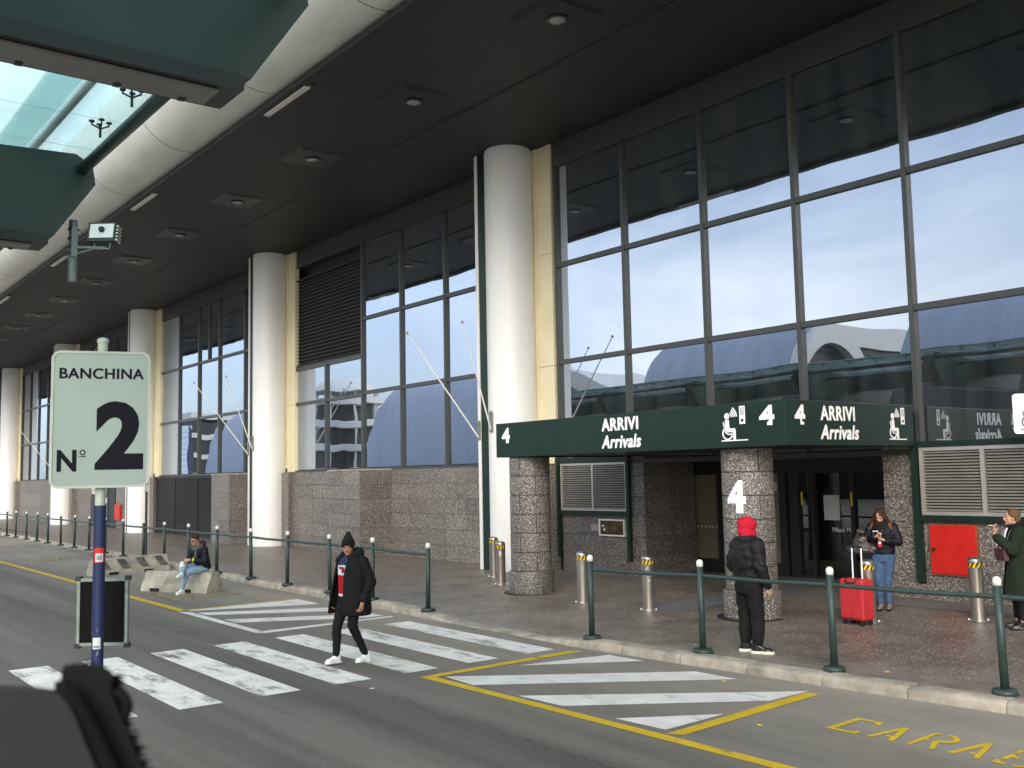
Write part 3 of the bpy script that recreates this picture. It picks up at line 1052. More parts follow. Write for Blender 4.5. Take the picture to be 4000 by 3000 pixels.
ns.prism([(0.08 * cos(t * pi / 16), 0.08 * sin(t * pi / 16)) for t in range(32)], 0, 0.004, lambda x, y, h: (-13.79 + x, YD + 0.0112 - h, 1.78 + y), 1)
ns.prism([(-0.07, 0.055), (-0.055, 0.07), (0.07, -0.055), (0.055, -0.07)], 0, 0.004, lambda x, y, h: (-13.79 + x, YD + 0.0069 - h, 1.78 + y))
ns.prism([(-0.06, -0.008), (0.06, -0.008), (0.06, 0.008), (-0.06, 0.008)], 0, 0.002, lambda x, y, h: (-13.79 + x, YD + 0.0065 - h, 1.78 + y), 2)
ns.build('no_smoking_mark', [m_red, m_notice, m_ink], dwo)
MB().box(-13.42, -13.26, YD + 0.016, YD + 0.026, 2.0, 2.2).build('notice', m_notice, dwo)
for X in (-12.6, -11.44):
    MB().box(X - 0.02, X + 0.02, YD - 0.045, YD - 0.033, 1.72, 2.0).build('yellow_handle', m_hazy, dwo)
def pl_front(y):
    return lambda u, v: ((u, y, v), (pi / 2, 0, 0))
fit_text('lettering', 'Milano Malpensa', -11.94, -11.2 + 0.0, 1.17, 1.29, pl_front(YD + 0.018), dwo, m_letter, 0.0, ext=0.002)
inr = MB()
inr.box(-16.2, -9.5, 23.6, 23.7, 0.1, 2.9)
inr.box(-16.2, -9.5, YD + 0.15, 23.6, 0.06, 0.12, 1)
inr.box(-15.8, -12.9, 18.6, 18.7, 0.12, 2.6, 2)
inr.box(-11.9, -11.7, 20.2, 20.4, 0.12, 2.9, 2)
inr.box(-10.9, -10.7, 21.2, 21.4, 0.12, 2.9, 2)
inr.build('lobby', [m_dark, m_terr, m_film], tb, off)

# ---- curtain walls
MOD = [(-18.35, -4.7, [-18.3, -15.95, -13.6, -11.32, -9.04, -6.7, -4.75]),
       (-32.85, -20.3, [-32.8, -30.45, -27.95, -25.58, -23.2, -20.8]),
       (-47.15, -34.6, [-47.1, -44.65, -42.25, -39.95, -37.3, -35.0]),
       (-61.3, -49.2, [-61.3, -58.95, -56.6, -54.2, -51.9, -49.6]),
       (-75.9, -63.4, [-75.9, -73.5, -71.1, -68.7, -66.3, -63.9])]
unit = MB().box(0, 1, 0, 0.012, 0, 1).mesh('glass_pane', m_fglass)
mullm = MB().box(-0.045, 0.045, -0.06, 0.10, 0, 1).mesh('mullion', m_frame)
tranm = MB().box(0, 1, -0.045, 0.085, -0.055, 0.055).mesh('transom', m_frame)
for bi, (x0, x1, ml) in enumerate(MOD):
    hd = MB().box(x0 - 0.05, x1 + 0.3, YG - 0.03, YG + 0.3, 10.05, 10.66)
    sill_ = MB().box(x0 - 0.05, x1 + 0.3, YG - 0.08, YG + 0.12, SILL - 0.02 if bi else 2.66, SILL + 0.07 if bi else 2.76)
    cw = hd.build('curtain_wall', m_frame, tb, off)
    sill_.build('sill', m_frame, cw)
    zs = [SILL + 0.07, 5.17, 7.57, 10.05]
    for mi_, X in enumerate(ml):
        zb = zs[0]
        if bi == 0 and X > -9.0:
            zb = 2.88
        inst(mullm, 'mullion', cw, (X, YG, zb), (0, 0, 0), (1, 1, (6.40 if bi == 1 and X == -30.45 else 10.05) - zb))
    ml2 = ml + ([x1 + 0.25] if bi else [])
    for a, b in zip(ml2, ml2[1:]):
        low = bi == 1 and b < -27.9
        zz = [zs[0], 5.12, 6.36] if low else list(zs)
        for z in ([5.12, 6.36] if low else [5.17, 7.57]):
            inst(tranm, 'transom', cw, (a + 0.045, YG, z), (0, 0, 0), (b - a - 0.09, 1, 1))
        if bi == 2 and a == -42.25:
            inst(mullm, 'mullion', cw, (-41.1, YG, 7.62), (0, 0, 0), (0.7, 1, 2.43))
        for za, zb in zip(zz, zz[1:]):
            o = inst(unit, 'glass_pane', cw, (a + 0.03, YG + 0.02, za + 0.02), (R(random.uniform(-0.10, 0.10)), 0, R(random.uniform(-0.16, 0.16))), (b - a - 0.06, 1, zb - za - 0.04))
louvre(-32.78, -27.98, YG - 0.02, 6.42, 9.6, 24, m_frame, tb, 0.06, 1, m_black, 0.10, 30)

# ---- columns: each one a thing
def column(X, label, first=False):
    t = thing('column', label, 'column', (X, 15.25, 0.1), 0, 'white round columns along the terminal front')
    sh = MB().lathe([(0.615, 0.0), (0.61, 0.02), (0.61, 10.50), (0.59, 10.52), (0.59, 10.57)], 48)
    sh.build('shaft', m_col, t, smooth=True)
    MB().box(-0.70, -0.28, -0.46, 0.6, 0.0, 10.57).build('green_fin', m_green, t)
    MB().box(-0.815, -0.703, -0.48, 0.6, 0.0, 10.57).build('white_edge', m_col, t)
    b = MB()
    b.box(-0.70, 0.56, 0.42, 0.9, 2.75, 10.565)
    b.build('backing', m_beige, t)
    b = MB()
    for za, zb in ((2.62, 5.0), (5.012, 7.8), (7.812, 10.56)):
        b.box(0.48, 1.1, 0.46, 0.62, za, zb)
    b.build('cream_panel', m_beige, t)
    MB().box(0.55, 1.12, 0.2, 0.5, 0.0, 2.6).build('stone_return', m_stone, t)
    return t
column(COLS[0], 'white round column just right of the entrance bay')
column(COLS[1], 'tall white round column rising behind the left end of the green arrivals canopy')
column(COLS[2], 'white round column standing left of the long stone wall, nearest behind the railing')
column(COLS[3], 'white round column right behind the numbered roadside board beside dark louvres')
column(COLS[4], 'white round column mostly hidden by the numbered roadside board')
column(COLS[5], 'farthest white round column at the left edge of the view')

# ---- downlights and strip lights under the roof
ORD = ('second', 'third', 'fourth', 'fifth', 'sixth', 'seventh', 'eighth', 'ninth', 'tenth', 'eleventh', 'twelfth')
DL = ['square downlight of the roof row beyond the top edge of the view', 'square downlight nearest the top edge, first in view of the row under the dark roof'] + \
     ['square downlight, %s of the row counted from the top edge under the dark roof' % o for o in ORD] + ['square downlight farthest away in the row under the dark roof']
for k in range(-1, 13):
    X = -13.0 - 4.82 * k
    t = thing('downlight', DL[k + 1], 'ceiling light', (X, 11.36, 10.66), 0, 'downlights in a row under the roof')
    b = MB()
    b.add([(-0.62, -0.62, 0.0), (0.62, -0.62, 0.0), (0.62, 0.62, 0.0), (-0.62, 0.62, 0.0), (-0.55, -0.55, -0.07), (0.55, -0.55, -0.05), (0.55, 0.55, -0.03), (-0.55, 0.55, -0.05)],
          [(0, 1, 5, 4), (1, 2, 6, 5), (2, 3, 7, 6), (3, 0, 4, 7), (4, 5, 6, 7)])
    b.build('cover_plate', m_plate if k > 1 else m_soff, t)
    MB().lathe([(0.21, -0.02), (0.21, -0.075), (0.165, -0.08), (0.0001, -0.078)], 20).build('rim', m_black, t, smooth=True)
    MB().ell((0, 0, -0.075), (0.15, 0.15, 0.022), 16).build('lens', m_lamp, t, smooth=True)
for X, lab in ((-19.3, 'nearer pale strip light under the roof edge tube'), (-28.8, 'second pale strip light under the roof edge tube'), (-38.3, 'third pale strip light under the roof edge tube'), (-47.8, 'farthest pale strip light under the roof edge tube')):
    t = thing('strip_light', lab, 'ceiling light', (X, 9.0, 10.6), 0, 'strip lights along the roof edge')
    MB().box(-1.1, 1.1, -0.02, 0.16, 0.0, 0.06).build('housing', m_soff, t)
    MB().box(-1.02, 1.02, 0.0, 0.14, -0.06, -0.002).build('diffuser', m_tubeglass, t, bevel=0.02)

# ---- entrance canopy
ec = thing('entrance_canopy', 'dark green arrivals canopy with white lettering over the entrance doors', 'canopy', (-12.5, 12.12, 2.8))
eo = neg(ec)
MB().box(-16.06, -9.02, 12.12, 12.20, 2.81, 3.49).build('fascia', m_green, ec, eo, bevel=0.01)
MB().box(-9.10, -9.02, 12.203, 15.6, 2.81, 3.49).build('fascia', m_green, ec, eo, bevel=0.01)
MB().box(-16.06, -15.98, 12.203, 15.6, 2.81, 3.49).build('fascia', m_green, ec, eo, bevel=0.01)
MB().box(-15.97, -9.11, 12.21, 15.7, 3.30, 3.40).build('roof', m_green, ec, eo)
MB().box(-15.97, -9.11, 12.21, 17.3, 2.84, 2.90).build('soffit', m_soff, ec, eo)
for X in (-14.0, -11.0):
    MB().cyl(X, 13.6, 2.825, 2.838, 0.11, n=20).build('downlight', m_lamp, ec, eo)
def eplace(fn):
    def f_(u, v):
        loc, rot = fn(u, v)
        return (V(loc) + eo, rot)
    return f_
fr = eplace(lambda u, v: ((u, 12.117, v), (pi / 2, 0, 0)))
sd_ = eplace(lambda u, v: ((-9.017, u, v), (pi / 2, 0, pi / 2)))
fit_text('numeral', '4', -15.86, -15.60, 3.09, 3.395, fr, ec, m_letter, 0.05)
fit_text('lettering', 'ARRIVI', -12.94, -12.03, 3.19, 3.42, fr, ec, m_letter, 0.045)
fit_text('lettering', 'Arrivals', -12.95, -11.97, 2.885, 3.12, fr, ec, m_letter, 0.045, 0.22)
fit_text('numeral', '4', -9.49, -9.21, 3.12, 3.42, fr, ec, m_letter, 0.05)
fit_text('numeral', '4', 12.34, 12.60, 3.12, 3.42, sd_, ec, m_letter, 0.05)
fit_text('lettering', 'ARRIVI', 12.98, 13.89, 3.19, 3.42, sd_, ec, m_letter, 0.045)
fit_text('lettering', 'Arrivals', 12.96, 13.98, 2.90, 3.13, sd_, ec, m_letter, 0.045, 0.22)

def arc(cx, cy, r0, r1, a0, a1, n=14):
    return [(cx + r1 * cos(R(a0 + (a1 - a0) * i / n)), cy + r1 * sin(R(a0 + (a1 - a0) * i / n))) for i in range(n + 1)] + \
           [(cx + r0 * cos(R(a1 - (a1 - a0) * i / n)), cy + r0 * sin(R(a1 - (a1 - a0) * i / n))) for i in range(n + 1)]

def pictogram(parent, loc, rot, s=1.0, m=None, mi=None):
    """seated wheelchair user speaking to an intercom, 0.52 wide by 0.5 high"""
    b = MB()
    P = lambda poly, mm=0, h=0.006: b.prism([(x * s, y * s) for x, y in poly], 0 if mm == 0 else 0.006, h if mm == 0 else 0.009, mi=mm)
    P([(0.0, 0.0), (0.52, 0.0), (0.52, 0.018), (0.0, 0.018)])
    P(arc(0.125, 0.125, 0.085, 0.108, 112, 340))
    P([(0.08, 0.34), (0.155, 0.34), (0.165, 0.20), (0.27, 0.20), (0.285, 0.17), (0.285, 0.022), (0.235, 0.022), (0.232, 0.14), (0.12, 0.14), (0.085, 0.18)])
    P([(0.035, 0.30), (0.055, 0.31), (0.085, 0.15), (0.14, 0.118), (0.225, 0.118), (0.225, 0.10), (0.13, 0.10), (0.07, 0.14)])
    P(arc(0.118, 0.395, 0.0005, 0.05, 0, 359, 20))
    for i in range(4):
        P(arc(0.14, 0.375, 0.062 + 0.034 * i, 0.08 + 0.034 * i, 2, 58))
    P([(0.37, 0.26), (0.48, 0.26), (0.48, 0.54), (0.37, 0.54)])
    if mi:
        P(arc(0.425, 0.315, 0.0005, 0.026, 0, 359, 16), 1)
        for i in range(7):
            P([(0.385, 0.40 + 0.018 * i), (0.465, 0.40 + 0.018 * i), (0.465, 0.406 + 0.018 * i), (0.385, 0.406 + 0.018 * i)], 1)
    return b.build('pictogram', [m, mi] if mi else m, parent, loc) if rot is None else _rot(b.build('pictogram', [m, mi] if mi else m, parent, loc), rot)

def _rot(o, r_):
    o.rotation_euler = r_
    return o
pictogram(ec, V((-10.22, 12.117, 2.91)) + eo, (pi / 2, 0, 0), 0.98, m_letter, m_green)
pictogram(ec, V((-9.017, 14.84, 2.91)) + eo, (pi / 2, 0, pi / 2), 0.98, m_letter, m_green)

# ---- round stone pillars carrying the canopy
def curved_panel(r, a, h, g_=0.005, n=8):
    b = MB()
    vs = []
    for z in (g_, h - g_):
        for i in range(n + 1):
            t_ = -a / 2 + g_ / r + (a - 2 * g_ / r) * i / n
            for rr in (r - 0.03, r):
                vs.append((rr * cos(t_), rr * sin(t_), z))
    m_ = (n + 1) * 2
    fs = []
    for i in range(n):
        p = i * 2
        fs += [(p + 1, p + 3, m_ + p + 3, m_ + p + 1), (p, m_ + p, m_ + p + 2, p + 2), (m_ + p, m_ + p + 1, m_ + p + 3, m_ + p + 2), (p, p + 2, p + 3, p + 1)]
    fs += [(0, 1, m_ + 1, m_), (2 * n, m_ + 2 * n, m_ + 2 * n + 1, 2 * n + 1)]
    b.add(vs, fs)
    me = b.mesh('stone_panel', m_stone)
    fix_normals(me)
    me.shade_smooth()
    me.set_sharp_from_angle(angle=R(30))
    return me
cpm = curved_panel(0.405, 2 * pi / 4, 0.395, 0.009)
def pillar(x, y, label, ph):
    z = pav(x, y) - 0.01
    t = thing('stone_pillar', label, 'pillar', (x, y, z), 0, 'stone pillars under the canopy')
    MB().lathe([(0.56, 0.0), (0.56, 0.012), (0.45, 0.014)], 40).build('floor_ring', m_dark, t)
    MB().lathe([(0.45, 0.0), (0.452, 0.40), (0.44, 0.435), (0.39, 0.44)], 40).build('base', m_stone, t, smooth=True)
    MB().cyl(0, 0, 0.43, 2.81 - z, 0.388, n=40).build('core', m_mortar, t, smooth=True)
    n = 6
    hh = (2.80 - z - 0.44) / n
    for j in range(n):
        for i in range(4):
            inst(cpm, 'stone_panel', t, (0, 0, 0.44 + j * hh), (0, 0, ph + i * pi / 2 + (pi / 4.2 if j % 2 else 0)), (1, 1, hh / 0.395))
    return t
pA = pillar(-15.54, 12.55, 'round chip stone pillar under the left end of the green canopy', 0.4)
pB = pillar(-10.22, 12.70, 'round chip stone pillar bearing a big white numeral beside the man in the red hood', 1.15)
# the big numeral wraps the pillar
me = bold_text('4', 0.05, 0.0, m_letter)
bm = bmesh.new(); bm.from_mesh(me)
bmesh.ops.subdivide_edges(bm, edges=bm.edges[:], cuts=3)
bmesh.ops.triangulate(bm, faces=bm.faces[:])
x_ = [v.co.x for v in bm.verts]; y_ = [v.co.y for v in bm.verts]
a0, a1, b0, b1 = min(x_), max(x_), min(y_), max(y_)
dirc = atan2(0 - 12.7, 0 + 10.22) - 0.50
for v in bm.verts:
    u = ((v.co.x - a0) / (a1 - a0) - 0.5) * 0.33
    q = (v.co.y - b0) / (b1 - b0) * 0.51
    r_ = 0.409 + v.co.z * 0.002
    v.co = V((r_ * cos(dirc + u / r_), r_ * sin(dirc + u / r_), 1.80 - 0.17 + q))
bm.to_mesh(me); bm.free()
me.name = 'numeral'
no = bpy.data.objects.new('numeral', me)
link(no, pB)

# ================================================================== GLASS CANOPY OVER THE BUS STANDS
gc = thing('glass_canopy', 'green steel canopy with frosted glass roof over the bus stands, upper left', 'canopy', (-13, 0, 0))
go = neg(gc)
prof = [(2.50, 5.0), (2.90, 5.60), (2.87, 5.80), (2.70, 5.90), (0, 5.78), (-2.7, 5.90), (-2.9, 5.6), (-2.5, 5.0)]
bmh = MB().prism(prof, -0.165, 0.165, lambda y, z, h: (h, y, z)).mesh('beam', m_beam)
fix_normals(bmh)
fl = MB().box(-0.20, 0.20, -2.44, 2.44, 4.90, 4.998).mesh('flange', m_black)
tr = MB().box(-0.13, 0.13, -2.3, 2.3, 4.878, 4.897).mesh('light_trough', m_grey)
clip = MB().box(-0.15, -0.10, -0.02, 0.02, 4.868, 4.876).mesh('clip', m_black)
pane = MB().box(-0.49, 0.49, -0.98, 0.98, 0, 0.016).mesh('glass_pane', m_cglass)
spd = MB()
spd.tube([(0, 0, -0.12), (0, 0, 0)], 0.018, 8)
for a in (0.6, 2.2, 3.75, 5.35):
    e = (0.11 * cos(a), 0.11 * sin(a))
    spd.tube([(0, 0, 0.0), (e[0], e[1], 0.05)], 0.012, 6)
    spd.tube([(e[0], e[1], 0.04), (e[0], e[1], 0.085)], 0.012, 6)
    spd.cyl(e[0], e[1], 0.085, 0.105, 0.038, n=12)
spm = spd.mesh('spider_fitting', m_black)
for v_ in spm.vertices:
    v_.co *= 0.72
BX = [-6.0 - 4.97 * k for k in range(-1, 7)]  # nearest bay is out of view, added to shade the sign board
tubm = MB().tube([(-2.31, 0, 0), (2.31, 0, 0)], 0.062, 16).mesh('steel_tube', m_beam)
tubm.shade_smooth()
for i, X in enumerate(BX):
    b = inst(bmh, 'beam', gc, (X + go.x, 0, 0))
    inst(fl, 'flange', b)
    tt = inst(tr, 'light_trough', b)
    for y in (-1.8, -0.6, 0.6, 1.2, 1.75, 2.15):
        inst(clip, 'clip', b, (0.02, y, 0))
    if i < len(BX) - 1:
        Xm = X - 4.97 / 2
        for Y, z in ((2.76, 5.74), (1.35, 5.62), (0.0, 5.55), (-1.35, 5.62), (-2.76, 5.74)):
            inst(tubm, 'steel_tube', gc, (Xm + go.x, Y, z))
        for k in range(5):
            xk = X - 0.50 - 0.994 * k
            for Y in (-1.98, 0.0, 1.98):
                inst(pane, 'glass_pane', gc, (xk + go.x, Y, 6.02 + 0.002 * (k % 2)))
        for k in range(1, 5):
            for Y in (2.72, 1.0, -1.0, -2.72):
                inst(spm, 'spider_fitting', gc, (X - 0.03 - 0.994 * k + go.x, Y, 5.94), (0, 0, 0.2 * k))
edge = MB()
edge.box(BX[-1] - 0.2, BX[0] + 0.2, 2.02, 2.32, 6.045, 6.06)
edge.box(BX[-1] - 0.2, BX[0] + 0.2, 2.36, 2.44, 6.05, 6.09, 1)
edge.build('glazing_strip', [m_cglass, m_alu], gc, go)
MB().box(BX[-1] - 0.3, BX[0] + 0.3, -0.25, 0.25, 5.2, 5.75).build('spine_beam', m_beam, gc, go)
for X in (-28.4, -18.5):
    MB().cyl(X, -3.9 + 3.9, 0.0, 5.2, 0.14, n=16).build('post', m_beam, gc, go)
pls = MB().prism([(-60, -2.6), (-60, 1.15), (-13, 1.15), (-12.5, 0.9), (-12.5, -2.6)], 0, 0.14)
tag(pls.build('platform', m_conc), kind='structure')

# floodlight and camera bracket hanging from the canopy
fp = thing('floodlight', 'black floodlight on a galvanised pole hanging from the green canopy', 'floodlight', (-11.02, 2.74, 4.58))
m_galv = mat('galvanised_steel', (0.22, 0.26, 0.24), 0.5, metal=0.4, var=0.15, vs=20)
MB().tube([(0, 0, 0), (0, 0, 0.66)], 0.044, 16).build('pole', m_galv, fp, smooth=True)
cb = MB()
for z in (0.29, 0.36, 0.45, 0.55):
    cb.cyl(0, 0, z, z + 0.018, 0.056, n=16)
cb.build('clamp', m_black, fp)
br = MB()
br.box(0.045, 0.065, -0.03, 0.03, 0.26, 0.58)
br.tube([(0.06, 0.02, 0.36), (0.22, 0.27, 0.355)], 0.014, 8)
br.tube([(0.06, 0.02, 0.29), (0.16, 0.17, 0.345)], 0.009, 8)
br.build('bracket', m_galv, fp)
cbl = MB()
for j in range(3):
    cbl.tube([(0.05, 0.01, 0.58 - 0.05 * j), (0.09, 0.08, 0.50 - 0.06 * j), (0.14, 0.15, 0.44 - 0.02 * j), (0.17, 0.2, 0.52)], 0.005, 6)
cbl.build('cable', m_black, fp)
hd = bpy.data.objects.new('head', MB().box(-0.17, 0.17, -0.06, 0.07, -0.01, 0.24).mesh('head', m_black))
link(hd, fp)
hd.location = (0.19, 0.25, 0.42)
hd.rotation_euler = (R(-12), 0, R(52))
hd.scale = (0.86, 0.86, 0.86)
MB().box(-0.145, 0.145, -0.068, -0.061, 0.03, 0.215).build('lens', m_sign, hd)
MB().tube([(0, -0.07, 0.13), (0.01, -0.10, 0.14)], 0.035, 12).build('lamp', m_black, hd)
fin = MB()
for i in range(5):
    fin.box(0.172, 0.195, -0.05, 0.06, 0.0 + 0.045 * i, 0.02 + 0.045 * i)
fin.build('cooling_fin', m_alu, hd)
yk = MB()
yk.tube([(-0.1, 0.0, -0.005), (-0.09, 0.0, -0.09), (0.09, 0, -0.09), (0.1, 0, -0.005)], 0.012, 6)
yk.build('yoke', m_galv, hd)

# ================================================================== HALLS ACROSS THE ROAD (seen mirrored in the glass)
def vault(x0, x1, yc, ry, zt, zb, label):
    t = thing('vaulted_hall', label, 'building', ((x0 + x1) / 2, yc, 0))
    n = 28
    sec = [(ry * cos(pi * i / n), zb + (zt - zb) * sin(pi * i / n)) for i in range(n + 1)]
    hx = (x1 - x0) / 2
    b = MB()
    vs = [(x, y, z) for x in (-hx, hx) for y, z in sec]
    b.add(vs, [(i, i + 1, n + 2 + i, n + 1 + i) for i in range(n)])
    b.add([(-hx, y, z) for y, z in sec], [tuple(range(n + 1))])
    b.build('roof', m_vault, t, smooth=True)
    rim = MB()
    out_ = [(y * 1.02, zb + (z - zb) * 1.03) for y, z in sec]
    inn = [(y * 0.86, zb + (z - zb) * 0.84) for y, z in sec]
    for xa, xb in ((hx, hx + 0.8),):
        vs = [(xa, y, z) for y, z in out_] + [(xa, y, z) for y, z in inn] + [(xb, y, z) for y, z in out_] + [(xb, y, z) for y, z in inn]
        m_ = n + 1
        fs = []
        for i in range(n):
            fs += [(i, i + 1, 2 * m_ + i + 1, 2 * m_ + i), (2 * m_ + i, 2 * m_ + i + 1, 3 * m_ + i + 1, 3 * m_ + i), (3 * m_ + i, 3 * m_ + i + 1, m_ + i + 1, m_ + i)]
        rim.add(vs, fs)
    rim.build('rim', m_bwhite, t)
    MB().add([(hx - 0.5, y, z) for y, z in inn], [tuple(range(n + 1))]).build('opening', m_dark, t)
    MB().box(-hx, hx, -ry, ry, 0, zb).build('wall', m_bwhite, t)
    return t
vault(-71.5, -53.4, -46.2, 6.4, 15.6, 5.5, 'blue grey vaulted hall mirrored in the middle of the glass')
vault(-43.3, -18.0, -46.2, 6.4, 15.6, 5.5, 'blue grey vaulted hall mirrored at the right of the glass')
vault(-126.5, -92.0, -46.5, 6.6, 15.9, 3.0, 'long blue grey vaulted hall mirrored in the second bay')
vault(-186.0, -150.0, -46.5, 6.6, 15.9, 3.0, 'far blue grey vaulted hall mirrored behind the first flagpoles')

pd = thing('dark_backdrop', 'dark wall added across the road to keep the low reflection behind the canopy dark', 'backdrop', (-38, -37.5, 0))  # invented wall that keeps the glass dark below the mirrored canopy
MB().box(-50, 60, -1.5, 0.5, 0, 9.3).build('wall', m_dark, pd)
MB().box(-50, 60, 0.3, 0.7, 9.302, 9.9).build('parapet', m_beam, pd)

rh = thing('spine_hall', 'white hall with a row of windows mirrored behind the vaulted hall', 'building', (-56, -60, 0))
MB().box(-3, 2, -14, 15, 0, 13.2).build('wall', m_bwhite, rh)
MB().box(-3.2, 2.8, -14.2, 15.2, 13.9, 16.0).build('roof', m_bwhite, rh)
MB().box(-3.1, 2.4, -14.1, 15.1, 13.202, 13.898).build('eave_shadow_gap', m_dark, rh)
wm = MB().box(2.0, 2.05, -0.9, 0.9, 0, 1.2).mesh('window', m_fglass)
for i in range(13):
    for j in range(6):
        inst(wm, 'window', rh, (0, -13 + 2.1 * i, 5.2 + 1.32 * j))

wh = thing('arched_hall', 'white hall with a swept arch roof mirrored at the left of the entrance bay', 'building', (-92, -52, 0))
b = MB()
sec = [(-12 + 24 * i / 20, 11 + 4.3 * sin(pi * (i / 20) ** 0.8)) for i in range(21)]
b.prism([(-12, 9.5)] + sec + [(12, 9.5)], -6, 5, lambda x, z, h: (x, h, z))
b.build('roof', m_bwhite, wh)
sec2 = [(-9 + 18 * i / 20, 9.4 + 4.6 * sin(pi * (i / 20) ** 0.8)) for i in range(21)]
MB().prism(sec2, 5.02, 5.1, lambda x, z, h: (x, h, z)).build('opening', m_grey, wh)
MB().box(-12, 12, -6, 5, 0, 9.45).build('wall', m_bwhite, wh)

tw = thing('ramp_tower', 'round white ramp tower with open floors mirrored in the second bay', 'tower', (-140, -44, 0))
for i in range(4):
    z = 3 + 3.6 * i
    MB().lathe([(5.2, z), (5.4, z + 0.1), (5.4, z + 1.0), (5.2, z + 1.1)], 32).build('floor_band', m_bwhite, tw, smooth=True)
MB().cyl(0, 0, 0, 13.8, 4.2, n=28).build('core', m_dark, tw)
MB().lathe([(6.0, 16.0), (5.8, 16.4), (4.2, 17.4), (2.0, 18.2), (0.01, 18.6)], 32).build('roof', m_bwhite, tw, smooth=True)
for i in range(8):
    a = i * pi / 4 + 0.2
    MB().cyl(5.0 * cos(a), 5.0 * sin(a), 0, 16.0, 0.22, n=10).build('column', m_bwhite, tw)
ob = thing('office_block', 'white block with a glazed stair mirrored in the far bay', 'building', (-214, -48, 0))
MB().box(-9, 9, -6, 4, 0, 15).build('wall', m_dark, ob)
for i in range(4):
    MB().box(-9.4, 9.4, -6.4, 4.4, 3 + 4.2 * i, 4.1 + 4.2 * i).build('floor_band', m_bwhite, ob)
MB().box(6, 11, 4.45, 5.5, 0, 14).build('stair_glazing', m_fglass, ob)
for i in range(11):
    MB().box(5.9, 11.1, 5.45, 5.6, 1.2 * i + 0.6, 1.2 * i + 0.75).build('glazing_bar', m_bwhite, ob)

# ================================================================== RAILINGS
capm = MB().lathe([(0.043, 0), (0.044, 0.05), (0.038, 0.075), (0.02, 0.09), (0.001, 0.094)], 20).mesh('cap', m_capw)
capm.shade_smooth()
basem = MB().lathe([(0.125, 0), (0.13, 0.03), (0.115, 0.055), (0.05, 0.062)], 28).mesh('base_disc', m_greenp)
basem.shade_smooth()
ringm = MB().cyl(0, 0, 0, 0.012, 0.0445, n=20).mesh('red_ring', m_redrim)
postm = MB().lathe([(0.043, 0.05), (0.041, 1.10)], 20).mesh('post', m_greenp)
postm.shade_smooth()
def railing(label, xs_, ends):
    x0 = xs_[0]
    t = thing('railing', label, 'railing', (x0, post_y(x0), pav(x0, post_y(x0))))
    pts = []
    for X in xs_:
        Y = post_y(X)
        z = pav(X, Y)
        loc = V((X, Y, z)) - t.location
        p = inst(postm, 'post', t, loc, (R(random.uniform(-0.7, 0.7)), R(random.uniform(-0.7, 0.7)), 0))
        inst(capm, 'cap', p, (0, 0, 1.10))
        inst(basem, 'base_disc', p)
        pts.append(loc + V((0, 0, 0.985)))
    for a, b in zip(pts, pts[1:]):
        d = (b - a).normalized() * 0.043
        o = MB().tube([a + d, (a + b) / 2 + V((0, 0, -0.012)), b - d], 0.027, 12).build('rail', m_greenp, t, smooth=True)
    return t
railing('dark green railing with white capped posts along the left kerb', [-14.98 - 1.0 * 0, -16.94, -18.7, -20.74, -22.75, -24.93, -26.95, -28.95, -30.85, -32.88, -34.9, -36.87, -38.83, -40.8, -42.84, -44.7, -46.65, -48.8, -50.7, -52.7, -54.7], 0)
railing('dark green railing with white capped posts before the entrance', [-10.75, -8.85, -7.03, -5.15, -3.27, -1.4], 0)

# ================================================================== STEEL BOLLARDS
hz = MB()
n = 40
sl_ = 0.32
for i in range(n):
    a0_, a1_ = 2 * pi * i / n, 2 * pi * (i + 1) / n
    r_ = 0.1035
    c = 0 if (i // 2) % 2 == 0 else 1
    hz.add([(r_ * cos(a0_), r_ * sin(a0_), 0), (r_ * cos(a1_), r_ * sin(a1_), 0), (r_ * cos(a1_ + sl_), r_ * sin(a1_ + sl_), 0.065), (r_ * cos(a0_ + sl_), r_ * sin(a0_ + sl_), 0.065)], [(0, 1, 2, 3)], c)
hzm = hz.mesh('hazard_tape', [m_hazy, m_hazb])
bodym = MB().lathe([(0.10, 0), (0.10, 0.82), (0.101, 0.825), (0.101, 0.855), (0.085, 0.885), (0.04, 0.90), (0.001, 0.903)], 36).mesh('body', m_steel)
bodym.shade_smooth()
bodym.set_sharp_from_angle(angle=R(60))
flm = MB().cyl(0, 0, 0, 0.012, 0.15, n=32).mesh('floor_plate', m_steel)
boltm = MB().cyl(0, 0, 0.012, 0.03, 0.014, n=8).mesh('bolt', m_sign)
def bollard(x, y, label):
    z = pav(x, y)
    t = thing('bollard', label, 'bollard', (x, y, z), 0, 'steel bollards before the entrance')
    inst(flm, 'floor_plate', t)
    b = inst(bodym, 'body', t, (0, 0, 0.012))
    inst(hzm, 'hazard_tape', t, (0, 0, 0.765), (0, 0, random.random()))
    for k in range(4):
        a = 0.6 + k * pi / 2
        inst(boltm, 'bolt', t, (0.128 * cos(a), 0.128 * sin(a), 0))
    return t
bA = bollard(-13.57, 12.13, 'steel bollard with a single small sticker just left of the first railing post')
bB = bollard(-12.0, 12.2, 'steel bollard with two small stickers behind the first span of railing')
bC = bollard(-8.56, 13.3, 'steel bollard partly behind the red suitcase')
bD = bollard(-7.42, 14.27, 'steel bollard in front of the red wall cabinet')
b0 = bollard(-18.45, 13.8, 'steel bollard farthest left beside the green column fin')
b1 = bollard(-17.07, 12.95, 'steel bollard with a white notice tight beside the left stone pillar')
for b_, z, a in ((bA, 0.62, -0.62), (bB, 0.70, -0.95), (bB, 0.50, -0.55)):
    q = V((0.102 * cos(a), 0.102 * sin(a), z))
    o = MB().box(-0.002, 0.002, -0.025, 0.025, -0.008, 0.008).build('sticker', m_notice, b_, q)
    o.rotation_euler = (0.6, 0, a)
